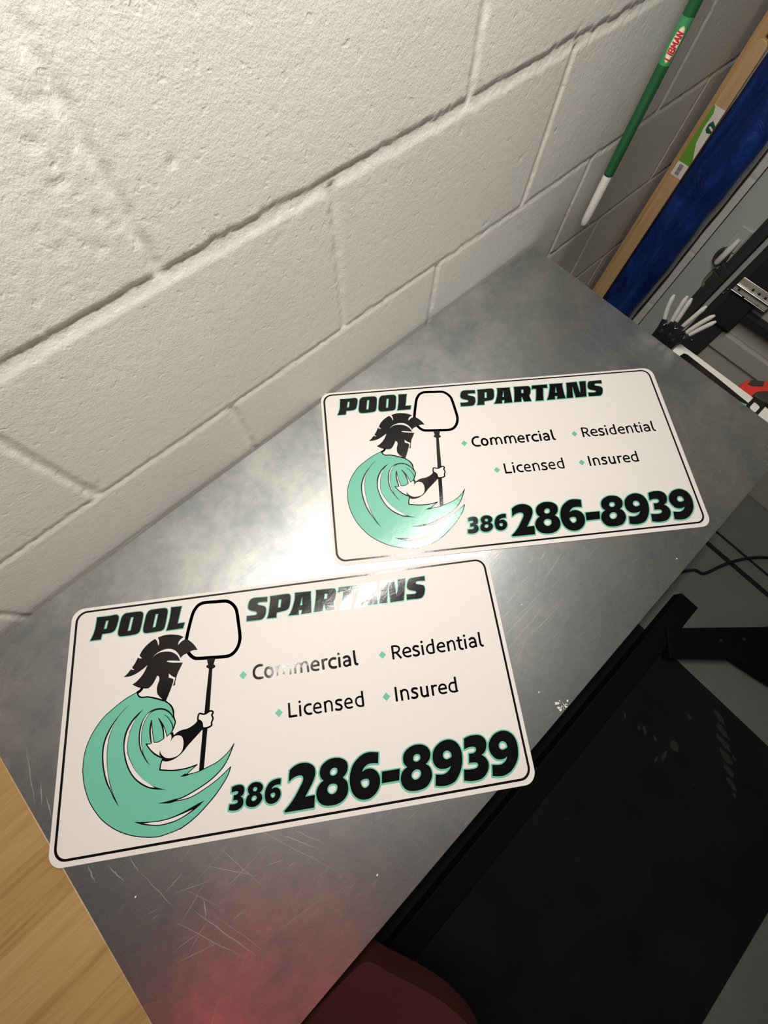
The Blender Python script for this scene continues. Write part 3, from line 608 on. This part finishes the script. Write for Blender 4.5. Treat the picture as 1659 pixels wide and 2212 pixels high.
def build_sign():
    root = empty('printed_sign')
    p = MB(); p.prism(rrect(0, -SH, SW, 0, .0165), 0, .0008); p.build('panel', M['sign_white'], root)
    bd = MB(); o_ = rrect(.0056, -.3013, .6042, -.0041, .0150); i_ = rrect(.0087, -.2985, .6012, -.0067, .0125); n = len(o_)
    bd.add([(x, y, LZ[1]) for x, y in o_] + [(x, y, LZ[1]) for x, y in i_], [(k, (k + 1) % n, n + (k + 1) % n, n + k) for k in range(n)])
    bd.build('border_line', M['ink_border'], root, fix=False)
    groups = {'t': ('title_lettering', MB()), 'e': ('emblem', MB()), 'b': ('bullet', None), 'l': ('service_lettering', MB()), 'p': ('phone_number', MB())}
    mats = [M['ink_black'], M['ink_teal'], M['ink_white']]
    rims = {'t': [], 'p': []}
    for row in ART.strip().split('\n'):
        head, ex, cl, rest = row.split('|'); kind, layer, g = head[0], int(head[1]), head[2]; ex = float(ex); cl = int(cl)
        loops = [parse(s) for s in rest.split(';')]
        if g == 'b':
            bm_ = MB(); flat_poly(bm_, [[q[:2] for q in loops[0]]], LZ[1], 0); bm_.build('bullet', M['ink_teal'], root, fix=False); continue
        mi = 0
        if g == 'w' or (g == 'e' and layer == 4): mi = 2
        if g == 'e' and layer == 1: mi = 1
        mb = groups['e' if g == 'w' else g][1]; z = LZ[layer]
        if kind == 'p':
            sm = [cr(l) for l in loops]
            flat_poly(mb, sm, z, mi)
            if ex and g in 'tp':
                dx, dy = (-2, 5) if g == 'p' else (-1, 2)
                for l in sm: rims[g].append(([(x + dx, y + dy) for x, y in l], ex))
        elif kind == 's': flat_ribbon(mb, cr(loops[0], bool(cl)), ex, z, mi, bool(cl))
        elif kind == 'd':
            c = loops[0][0]; flat_poly(mb, [[(c[0] + ex * math.cos(k * .39), c[1] + ex * math.sin(k * .39)) for k in range(16)]], z, mi)
    for g, rs in (('t', 3.0), ('p', 4.5)): outline_band(groups[g][1], rims[g], rs, LZ[1], 1)
    for g, (nm, mb) in groups.items():
        if mb is not None: mb.build(nm, mats, root, fix=False)
    return root
signA = build_sign()
signA.location = (-0.14109, -0.04026, .0006); signA.rotation_euler = (0, 0, -0.60224)
tag(signA, 'printed white sign nearest the camera, its left corner over the wooden bench', 'sign', 'two white pool service signs')
def copy_tree(o, parent=None):
    c = o.copy(); COL.objects.link(c); c.parent = parent
    for ch in list(o.children): copy_tree(ch, c)
    return c
signB = copy_tree(signA)
signB.location = (0.35502, 0.00687, .0006); signB.rotation_euler = (0, 0, -0.62444)
signB['label'] = 'printed white sign farther from the camera, toward the pliers and blue wrap'
for ch in signB.children:
    if not ch.name.startswith('panel'): ch.location = (-.0016, .0006, 0)

# ---------------------------------------------------------------- green handle hanging on the wall
HX, HY = 1.056, -.030
hd = empty('cleaning_pole', (HX, HY, -.01)); tag(hd, 'green metal pole with white hanging grip and oval red lettered sticker', 'pole')
def hz(z): return z + .01
g = MB(); g.tube([(0, 0, hz(.0935)), (0, 0, hz(.3)), (-.004, 0, hz(1.15))], .0093, 28); g.build('pole', M['green'], hd)
g = MB(); pr = [(0.0001, -.004), (.0042, -.0025), (.0066, .002), (.0076, .008), (.0081, .02), (.0086, .06), (.0089, .098)]
g.lathe([(r, z + .003) for r, z in pr], (0, 0, 0), 28); g.build('grip', M['white_pl'], hd)
g = MB(); g.lathe([(.00955, hz(.250)), (.00955, hz(.302))], n=40); g.build('label_band', M['green2'], hd)
# sticker: wrapped on the tube towards the room
VA = math.atan2(-.368 + .03, .134 - 1.056) + .14
def on_tube(s, a, r=.0097):   # s along the axis upward, a sideways (metres of arc)
    an = VA + a / .0093; return (r * math.cos(an), r * math.sin(an), hz(.2735) + s)
st = MB()
def oval(L, W, r, mi, sh=0, n=28):
    pts = [(L * math.sin(2 * math.pi * k / n) , W * math.cos(2 * math.pi * k / n) + sh) for k in range(n)]
    rows = 9
    for j in range(n):
        pass
    vs = []; fs = []
    m_ = 16
    for i in range(m_ + 1):
        s = -L + 2 * L * i / m_; hw = W * math.sqrt(max(0, 1 - (s / L) ** 2))
        for q in range(7): vs.append(on_tube(s, sh - hw + 2 * hw * q / 6, r))
    for i in range(m_):
        for q in range(6): fs.append((i * 7 + q, i * 7 + q + 1, i * 7 + 8 + q, i * 7 + 7 + q))
    st.add(vs, fs, mi, True)
oval(.0205, .0066, .0097, 1); oval(.0192, .0056, .00978, 0)
GL = {'L': [[(0, 1), (0, 0), (.6, 0)]], 'I': [[(.2, 0), (.2, 1)]], 'B': [[(0, 0), (0, 1), (.5, 1), (.6, .75), (.5, .52), (0, .5)], [(.5, .52), (.65, .27), (.5, 0), (0, 0)]],
      'M': [[(0, 0), (.05, 1), (.4, .35), (.75, 1), (.8, 0)]], 'A': [[(0, 0), (.35, 1), (.7, 0)], [(.15, .35), (.55, .35)]], 'N': [[(0, 0), (0, 1), (.6, 0), (.6, 1)]]}
def tube_text(word, s0, size, mi):
    adv = {'L': .8, 'I': .55, 'B': .9, 'M': 1.1, 'A': .95, 'N': .8}; s = s0
    for chh in word:
        for pl in GL[chh]:
            for (u0, v0), (u1, v1) in zip(pl, pl[1:]):
                d = Vector((u1 - u0, v1 - v0)); n_ = Vector((-d.y, d.x)).normalized() * .13; e = d.normalized() * .08
                q = [(u0 - e.x + n_.x, v0 - e.y + n_.y), (u0 - e.x - n_.x, v0 - e.y - n_.y), (u1 + e.x - n_.x, v1 + e.y - n_.y), (u1 + e.x + n_.x, v1 + e.y + n_.y)]
                K = 5; vs_ = []
                for kk in range(K + 1):
                    f_ = kk / K
                    for (ua, va), (ub, vb) in ((q[0], q[3]), (q[1], q[2])):
                        u = ua + (ub - ua) * f_; v_ = va + (vb - va) * f_
                        vs_.append(on_tube(s + (u + .22 * v_) * size * .9, TS * (v_ - .5) * size * 1.25, .01005))
                st.add(vs_, [(2 * i, 2 * i + 1, 2 * i + 3, 2 * i + 2) for i in range(K)], mi)
        s += adv[chh] * size * .9
TS = -1
tube_text('LIBMAN', -.0165, .0066, 2)
o = st.build('sticker', [M['label_white'], M['lime2'], M['red']], hd, fix=False)

# ---------------------------------------------------------------- wooden slats and blue wrapped roll in the corner
s1 = MB(); s1.box(-.010, .010, -.013, .013, 0, 1.75)
o = s1.build('wooden_stick', M['slat'], None, bevel=.002); o.location = (1.483, -.0225, FZ); o.rotation_euler = (math.radians(.3), 0, 0)
tag(o, 'long thin wooden slat standing against the block wall behind the labelled one', 'slat', 'two wooden slats in the corner')
s2 = empty('wooden_stick', (1.452, -.047, FZ)); tag(s2, 'wooden slat with rounded top and green white label beside blue wrap', 'slat', 'two wooden slats in the corner')
w = MB(); TOPZ = .180 - FZ; prf = [(-.015, 0), (.015, 0), (.015, TOPZ - .008)] + [(.015 * math.cos(a), TOPZ - .008 + .012 * math.sin(a)) for a in (.5, 1.05, 1.57, 2.1, 2.64)] + [(-.015, TOPZ - .008)]
Mx = Matrix(((0, 0, 1, 0), (1, 0, 0, 0), (0, 1, 0, 0), (0, 0, 0, 1)))
w.prism(prf, -.005, .005, 0, Mx); w.build('slat', M['slat2'], s2, bevel=.0015)
lb = MB()
def lq(y0, z0, y1, z1, mi, e=0.0): lb.box(-.0056 - e, -.0052, y0, y1, z0 - FZ, z1 - FZ, mi)
lq(-.0148, -.060, .0148, .078, 0)
def lp(pts, mi, e):
    lb.prism([(y, z - FZ) for y, z in pts], -.0056 - e, -.0053, mi, Mx)
lp([(.0148, .078), (.0148, -.030), (-.0148, -.030), (-.0148, -.018), (.001, .010), (.006, .040), (.0045, .066), (.010, .077)], 1, .0002)
lp([(-.0148, .050), (-.004, .056), (.001, .048), (.0, .038), (-.006, .034), (-.0148, .036)], 2, .0003)
lp([(-.0148, .0435), (-.006, .047), (-.003, .044), (-.0148, .040)], 0, .0004)
lb.box(-.0060, -.0053, -.0115, .0105, -.058 - FZ, -.033 - FZ, 0)
for i in range(13):
    z_ = -.0555 + i * .0017; lb.box(-.0062, -.0059, -.004, .0065, z_ - FZ, z_ - FZ + random.choice([.0006, .0010]), 3)
lb.build('label', [M['label_white'], M['lime'], M['dgreen'], M['ink']], s2)
# blue roll: rounded, creased plastic wrap
bl = MB(); n = 40; rows = 90; vs = []; fs = []
for i in range(rows + 1):
    z = 1.65 * i / rows
    for k in range(n):
        a = 2 * math.pi * k / n; ca, sa = math.cos(a), math.sin(a); e = .38
        x = .055 * math.copysign(abs(ca) ** e, ca); y = .0590 * math.copysign(abs(sa) ** e, sa)
        w_ = .0032 * math.sin(z * 23 + a * 3) + .0022 * math.sin(z * 61 + a * 5 + 1) + .003 * math.sin(z * 9 - a * 2)
        vs.append((x + w_ * ca * .8, y + w_ * sa * .35, z))
for i in range(rows):
    for k in range(n): fs.append((i * n + k, i * n + (k + 1) % n, (i + 1) * n + (k + 1) % n, (i + 1) * n + k))
fs.append(tuple(range(n))[::-1]); fs.append(tuple(rows * n + k for k in range(n)))
bl.add(vs, fs, 0, True); o = bl.build('wrapped_roll', M['blue'], None)
o.location = (1.560, -.0995, FZ); o.rotation_euler = (math.radians(.4), 0, 0)
tag(o, 'tall dark blue plastic wrapped bundle standing in the corner beside wooden slats', 'bundle')

# ---------------------------------------------------------------- garage door hardware
se = MB(); prof = [(-.3055, 1.645), (-.270, 1.645), (-.268, 1.632), (-.285, 1.618), (-.302, 1.616), (-.306, 1.63)]
for zz0, zz1, ex in ((-.86, -.43, .0), (-.43, -.33, .006), (-.33, -.29, .016), (-.29, -.262, .006), (-.262, CZ, -.002)):
    se.prism([(y + (ex if i in (1, 2) else 0), x) for i, (y, x) in enumerate(prof)], zz0, zz1, 0, Matrix(((0, 1, 0, 0), (1, 0, 0, 0), (0, 0, 1, 0), (0, 0, 0, 1))))
o = se.build('door_seal', M['seal'], None, bevel=.003); tag(o, 'ragged black rubber seal strip running up the garage door jamb', 'seal')
o2 = MB(); o2.prism([(0, 0), (.014, .02), (.012, .055), (.001, .04)], 0, .004, 0, Matrix(((0, 0, 1, 1.628), (1, 0, 0, -.268), (0, 1, 0, -.345), (0, 0, 0, 1))))
o = o2.build('foam_scrap', M['olive'], None); tag(o, 'small olive foam scrap poking out of the torn black seal', 'scrap')
tr = empty('door_track', (1.62, -.36, FZ)); tag(tr, 'dark steel garage door track with pale edge strip beside the seal', 'track')
def wl(mb, name, m, par, **k): o = mb.build(name, m, par, **k); o.location = -Vector(par.location); return o
a_ = MB(); a_.box(1.612, 1.630, -.408, -.322, -.515, CZ); wl(a_, 'track_rail', M['track'], tr, bevel=.003)
a_ = MB(); a_.box(1.608, 1.640, -.3212, -.3075, -.400, CZ); wl(a_, 'edge_strip', M['alu'], tr, bevel=.001)
a_ = MB(); a_.box(1.596, 1.612, -.418, -.345, -.385, -.10); wl(a_, 'bracket', M['track2'], tr, bevel=.004)
for y, z, r in ((-.326, -.312, .003), (-.328, -.296, .0022), (-.375, -.367, .0022), (-.361, -.480, .003), (-.372, -.392, .002)):
    a_ = MB(); a_.lathe([(r, -.012), (r, 0.002), (.0001, .003)], (0, 0, 0), 10)
    for i in range(len(a_.v) - 30, len(a_.v)):
        x_, y_, z_ = a_.v[i]; a_.v[i] = (1.611 - z_ - .001, y + y_, z + x_)
    wl(a_, 'screw', M['bright_steel'], tr)
hg = empty('roller_hinge', (1.60, -.40, -.26)); tag(hg, 'bright zinc plated hinge screwed to the garage door beside the black track', 'hinge')
a_ = MB(); a_.box(1.588, 1.5925, -.445, -.337, -.2765, -.2385)
wl(a_, 'plate', M['zinc'], hg, bevel=.001)
a_ = MB(); a_.tube([(1.586, -.337, -.2585), (1.586, -.446, -.2585)], .0032, 10)
a_.tube([(1.589, -.335, -.279), (1.589, -.446, -.279)], .0016, 8); a_.tube([(1.589, -.337, -.2365), (1.589, -.446, -.2365)], .0014, 8)
wl(a_, 'knuckle', M['bright_steel'], hg)
for y, z in ((-.352, -.2675), (-.38, -.249), (-.40, -.249), (-.42, -.249), (-.375, -.277)):
    a_ = MB(); a_.tube([(1.5915, y, z), (1.5865, y, z)], .0036, 10); wl(a_, 'screw', M['track2'] if z > -.26 or y > -.36 else M['bright_steel'], hg)
ba = MB(); ba.box(1.602, 1.628, -1.2, -.415, -.343, -.319); o = ba.build('door_strut', M['track2'], None, bevel=.002)
tag(o, 'black horizontal strut across the garage door below the zinc hinge', 'strut')
# ring latch on the jamb
rg = empty('ring_latch', (1.63, -.25, -.245)); tag(rg, 'grey metal ring latch with a white plastic peg on the painted jamb', 'latch')
a_ = MB(); pts = [(1.636, -.247 + .0135 * math.cos(t_), -.252 + .021 * math.sin(t_)) for t_ in [2 * math.pi * k / 24 for k in range(25)]]
a_.tube(pts, .0058, 10, caps=False); wl(a_, 'ring', M['chain'], rg)
a_ = MB(); a_.tube([(1.622, -.2495, -.268), (1.622, -.250, -.262), (1.624, -.252, -.225), (1.640, -.253, -.20)], [.005, .0088, .0088, .006], 14); wl(a_, 'peg', M['white_pl'], rg)
a_ = MB(); a_.box(1.640, 1.6448, -.268, -.232, -.235, -.170); wl(a_, 'back_plate', M['jamb'], rg, bevel=.002)

# ---------------------------------------------------------------- pliers racked at the far end of the bench
rack = empty('tool_rail', (.95, -.33, -.10)); tag(rack, 'narrow black rail on the far bench edge holding the pliers', 'rail')
a_ = MB(); a_.box(.9165, .9215, -.375, -.300, -.10, -.050); a_.box(.9215, .97, -.375, -.300, -.10, -.095); wl(a_, 'rail', M['black_steel'], rack, bevel=.001)
def pliers(lab, h1, h2, base, px):
    r = empty('pliers', (px, base[0][0], base[0][1])); tag(r, lab, 'pliers', 'grey handled pliers at the bench end')
    L = Vector(r.location)
    for h in (h1, h2):
        m_ = MB(); P = [(px + dx, y, z) for (y, z), dx in zip(h, (0, .001, .002))]
        # smooth the three points
        Q = []
        for k in range(9):
            t_ = k / 8; q = Vector(P[0]) * (1 - t_) ** 2 + Vector(P[1]) * 2 * t_ * (1 - t_) + Vector(P[2]) * t_ ** 2; Q.append(q)
        rs = [.0038] + [.0041] * 6 + [.0040, .0022]
        m_.tube(Q, rs, 12); o = m_.build('handle', M['grey_grip'], r); o.location = -L
    (by, bz) = base[0]
    m_ = MB()
    a1, a2 = h1[0], h2[0]
    out = [(a1[0] + .004, a1[1] + .001), (by + .011, bz + .004), (by + .009, bz - .018), (by + .001, bz - .045), (by - .003, bz - .045), (by - .010, bz - .018), (by - .011, bz + .003), (a2[0] - .004, a2[1] + .001),
           (a2[0] + .0015, a2[1] + .003), (by, bz + .012), (a1[0] - .0015, a1[1] + .003)]
    m_.prism(out, px - .004, px + .004, 0, Mx); o = m_.build('jaw', M['tool_steel'], r, bevel=.0008); o.location = -L
    m_ = MB(); m_.tube([(px - .0055, by, bz), (px + .0055, by, bz)], .0038, 12); o = m_.build('rivet', M['bright_steel'], r); o.location = -L
    m_ = MB(); m_.tube([(px - .005, a1[0] - .004, a1[1] - .004), (px - .006, (a1[0] + a2[0]) / 2, (a1[1] + a2[1]) / 2 - .009), (px - .005, a2[0] + .004, a2[1] - .004)], .0009, 8)
    o = m_.build('spring', M['bright_steel'], r); o.location = -L
pliers('pliers with grey grips standing nearest the wall, leftmost of three', [(-.301, .012), (-.289, .034), (-.285, .055)], [(-.314, .017), (-.308, .041), (-.304, .066)], [(-.312, -.008)], .950)
pliers('pliers with wide open grey grips, middle of the three', [(-.320, .020), (-.317, .040), (-.312, .066)], [(-.335, .020), (-.337, .045), (-.340, .069)], [(-.328, -.006)], .952)
pliers('pliers with grey grips tilted toward the white board, rightmost of three', [(-.348, .017), (-.352, .044), (-.361, .067)], [(-.354, .016), (-.361, .038), (-.370, .060)], [(-.340, -.008)], .949)

# ---------------------------------------------------------------- white printed board slotted beside the bench
bd_ = empty('printed_board', (.94, -.6, -.019)); tag(bd_, 'white board with thick black and teal print lying past the bench end', 'board')
a_ = MB(); a_.prism(rrect(.917, -.95, .9665, -.3535, .004), -.024, -.020); wl(a_, 'board', M['board_white'], bd_, bevel=.0006)
a_ = MB()
def bp(pts, mi, z): a_.add([(x, y, z) for x, y in pts], [tuple(range(len(pts)))[::-1] if area(pts) < 0 else tuple(range(len(pts)))], mi)
def area(p): return sum(p[i][0] * p[(i + 1) % len(p)][1] - p[(i + 1) % len(p)][0] * p[i][1] for i in range(len(p)))
bp([(.918, -.366), (.952, -.372), (.955, -.378), (.953, -.45), (.949, -.519), (.9435, -.519), (.940, -.508), (.9355, -.490), (.918, -.47)], 0, -.01985)
bp([(.918, -.488), (.9355, -.490), (.9395, -.507), (.9435, -.518), (.936, -.520), (.918, -.517)], 1, -.01980)
o_ = rrect(.936, -.5445, .9745, -.5185, .004, 4); i_ = rrect(.9445, -.5385, .9635, -.5250, .0035, 4)
n = len(o_); sh_ = lambda q: [(max(.918, x + (y + .53) * .12 - .004), y) for x, y in q]
o_, i_ = sh_(o_), sh_(i_)
a_.add([(x, y, -.0197) for x, y in o_] + [(x, y, -.0197) for x, y in i_], [(k, (k + 1) % n, n + (k + 1) % n, n + k) for k in range(n)], 0)
wl(a_, 'print', [M['ink_black'], M['ink_teal']], bd_, fix=False)

# ---------------------------------------------------------------- red power tool beyond the board
rt = empty('power_tool', (1.10, -.54, -.13)); tag(rt, 'red and black power tool at the right edge beyond the white board', 'power tool')
a_ = MB(); a_.prism([(1.066, -.502), (1.092, -.503), (1.112, -.507), (1.150, -.545), (1.165, -.60), (1.130, -.615), (1.085, -.56), (1.072, -.53)], -.135, -.104); wl(a_, 'housing', M['red_tool'], rt, bevel=.005, seg=3)
a_ = MB(); a_.prism([(1.098, -.511), (1.113, -.512), (1.130, -.533), (1.118, -.537), (1.100, -.520)], -.11, -.1015); wl(a_, 'window', M['dark_win'], rt, bevel=.001)
a_ = MB(); a_.prism([(1.070, -.535), (1.088, -.534), (1.112, -.553), (1.15, -.60), (1.12, -.64), (1.075, -.56)], -.13, -.094); wl(a_, 'grip', M['dark_win'], rt, bevel=.004, seg=3)
shf = MB(); shf.box(1.045, 1.26, -1.0, -.46, -.16, -.136); shf.box(1.05, 1.075, -.99, -.965, FZ, -.16); shf.box(1.23, 1.255, -.99, -.965, FZ, -.16); shf.box(1.05, 1.075, -.50, -.475, FZ, -.16); shf.box(1.23, 1.255, -.50, -.475, FZ, -.16)

# ---------------------------------------------------------------- floor: mat, bars, cord, strips
mt = empty('floor_mat', (.2, -1.1, FZ)); tag(mt, 'large black rubber mat with pale scuffs on the grey concrete floor', 'mat')
a_ = MB(); a_.box(-.9, .897, -1.688, -.30, FZ, FZ + .012); wl(a_, 'mat', M['rubber'], mt, bevel=.003)
a_ = MB()
def blob(cx, cy, rx, ry, an, n=12):
    a_.add([(cx + rx * random.uniform(.55, 1) * math.cos(k * 2 * math.pi / n) * math.cos(an) - ry * random.uniform(.5, 1) * math.sin(k * 2 * math.pi / n) * math.sin(an),
             cy + rx * random.uniform(.55, 1) * math.cos(k * 2 * math.pi / n) * math.sin(an) + ry * random.uniform(.5, 1) * math.sin(k * 2 * math.pi / n) * math.cos(an), FZ + .0126) for k in range(n)], [tuple(range(n))])
for q in [(0.6213, -1.0834, 0.012, 0.004, 0.7), (0.6251, -1.1371, 0.008, 0.006, 0.5), (0.6331, -1.1555, 0.02, 0.007, 0.9), (0.6389, -1.192, 0.012, 0.006, 1), (0.6671, -1.2489, 0.022, 0.018, 0.3), (0.6193, -1.2422, 0.02, 0.008, 0.2), (0.5929, -1.23, 0.014, 0.006, 0.2), (0.778, -1.2338, 0.014, 0.007, 1.2), (0.8504, -1.3046, 0.03, 0.011, 1.3), (0.8226, -1.3311, 0.035, 0.012, 1.4), (0.7954, -1.3554, 0.035, 0.012, 1.4), (0.7664, -1.3824, 0.035, 0.011, 1.4), (0.7379, -1.4089, 0.03, 0.01, 1.4), (0.7121, -1.437, 0.03, 0.009, 1.3), (0.6934, -1.4588, 0.01, 0.006, 1.2), (0.7831, -1.4015, 0.01, 0.004, 1.2), (0.6341, -1.3035, 0.012, 0.001, -0.8), (0.6236, -1.3544, 0.01, 0.001, -0.8), (0.4292, -1.1611, 0.002, 0.002, 0), (0.2555, -1.1356, 0.002, 0.002, 0), (0.2791, -1.1981, 0.002, 0.002, 0)]: blob(*q)
wl(a_, 'scuff_marks', M['scuff'], mt)
fr = empty('machine_base', (1.0, -1.05, FZ)); tag(fr, 'black steel base bars resting on the floor mat beside the bench front', 'frame')
a_ = MB(); a_.box(-.75, 1.075, -1.035, -.965, FZ + .012, FZ + .055); wl(a_, 'foot_bar', M['black_steel'], fr, bevel=.003)
a_ = MB(); a_.prism([(.93, -.995), (.855, -1.06), (1.018, -1.215), (1.05, -1.36), (1.60, -1.75), (1.70, -1.60), (1.20, -1.236)], FZ + .02, FZ + .062); wl(a_, 'cross_bar', M['black_steel'], fr, bevel=.003)
for x, y in [(1.0319, -1.1437), (1.0954, -1.1957)]:
    a_ = MB(); a_.tube([(x, y, FZ + .060), (x, y, FZ + .0665)], .0055, 6); wl(a_, 'bolt', M['track'], fr)
cd = MB(); cp = [(1.02, -.86), (1.10, -.90)] + [(1.2108, -0.9665), (1.2251, -0.9982), (1.2939, -1.0252), (1.3563, -1.0531), (1.4168, -1.091), (1.4693, -1.1383)] + [(1.56, -1.25), (1.6, -1.5)]
cq = cr([(x, y, 0) for x, y in cp], False, 6); cd.tube([(x, y, FZ + .0098) for x, y in cq], .0052, 10)
o = cd.build('electric_cable', M['cord'], None); tag(o, 'thin black power cord curving across the grey floor past the bench', 'cord')
a_ = MB(); a_.box(1.335, 1.352, -1.9, -.90, FZ, FZ + .004); a_.box(1.405, 1.413, -1.9, -.90, FZ, FZ + .004)  # two thin dark strips laid along the floor
o = a_.build('floor_strip', M['cord'], None, bevel=.001); tag(o, 'twin dark strips along the floor under the black cord', 'stripe')

# ---------------------------------------------------------------- red stool seat at the bottom, red jacket added out of view to mirror in the steel
stl = empty('padded_stool', (-.37, -.96, FZ)); tag(stl, 'dark red padded stool seat with a rounded corner in front of the bench', 'stool')
sp_ = [(-.60, -.768, 0), (-.42, -.764, 0), (-.262, -.776, 0), (-.240, -.786, 0), (-.222, -.825, 0), (-.190, -.895, 0), (-.172, -.950, 0), (-.168, -1.02, 0), (-.22, -1.14, 0), (-.40, -1.18, 0), (-.58, -1.14, 0), (-.63, -.95, 0), (-.625, -.80, 0)]
a_ = MB(); a_.prism(cr(sp_, True, 5), -.47, -.40); wl(a_, 'seat', M['red_vinyl'], stl, bevel=.012, seg=4)
a_ = MB(); a_.tube([(-.38, -1.13, -.47), (-.38, -1.13, FZ + .05)], .025, 16); wl(a_, 'column', M['black_steel'], stl)
for k in range(5):
    an = k * 2 * math.pi / 5; a_ = MB(); a_.tube([(-.38, -1.13, FZ + .06), (-.38 + .08 * math.cos(an), -1.13 + .07 * math.sin(an), FZ + .034)], .014, 10); wl(a_, 'leg', M['black_steel'], stl)
jk = empty('reflection_proxy', (-.56, -.80, .80)); tag(jk, 'red cloth jacket added out of view for the red blur mirrored in the steel top', 'proxy')
a_ = MB(); prof_j = [(.02, .30), (.10, .28), (.17, .24), (.19, .10), (.175, -.10), (.18, -.30), (.185, -.42), (.17, -.43)]
n = 28; vs = []
for r_, z_ in prof_j:
    for k in range(n):
        a = 2 * math.pi * k / n; f_ = 1 + .05 * math.sin(a * 5 + z_ * 9); vs.append((-.56 + r_ * math.cos(a) * f_ * math.cos(.9) - .45 * r_ * math.sin(a) * f_ * math.sin(-.9) * -1, -.80 + r_ * math.cos(a) * f_ * math.sin(-.9) + .45 * r_ * math.sin(a) * f_ * math.cos(.9), .80 + z_))
a_.add(vs, [(i * n + k, i * n + (k + 1) % n, (i + 1) * n + (k + 1) % n, (i + 1) * n + k) for i in range(len(prof_j) - 1) for k in range(n)], 0, True)
wl(a_, 'body', M['red_cloth'], jk)
for sgn in (-1, 1):
    a_ = MB(); dx, dy = .16 * math.cos(.9) * sgn, -.16 * math.sin(.9) * sgn
    a_.tube([(-.56 + dx, -.80 + dy, 1.03), (-.56 + dx * 1.3, -.80 + dy * 1.3, .85), (-.56 + dx * 1.35, -.80 + dy * 1.35, .50)], [.05, .06, .05], 14); wl(a_, 'sleeve', M['red_cloth'], jk)
a_ = MB(); a_.tube([(-.56, -.80, 1.07), (-.56, -.80, 1.16), (-.54, -.80, 1.19), (-.52, -.80, 1.17)], .003, 8); a_.tube([(-.56, -.80, 1.16), (-.56, -.80, CZ)], .002, 6); wl(a_, 'hook', M['bright_steel'], jk)

# ---------------------------------------------------------------- shop light body over the bench (the light itself is at the top)
lf = empty('shop_light', (.31, -.19, 1.08)); tag(lf, 'long white shop light hanging over the bench, seen as bright glare on the signs', 'lamp')
a_ = MB(); a_.box(-.20, .82, -.235, -.145, 1.06, 1.10); wl(a_, 'housing', M['lamp_body'], lf, bevel=.003)
for x in (-.12, .74):
    a_ = MB(); a_.tube([(x, -.19, 1.10), (x, -.19, CZ)], .0015, 6); wl(a_, 'cable', M['bright_steel'], lf)
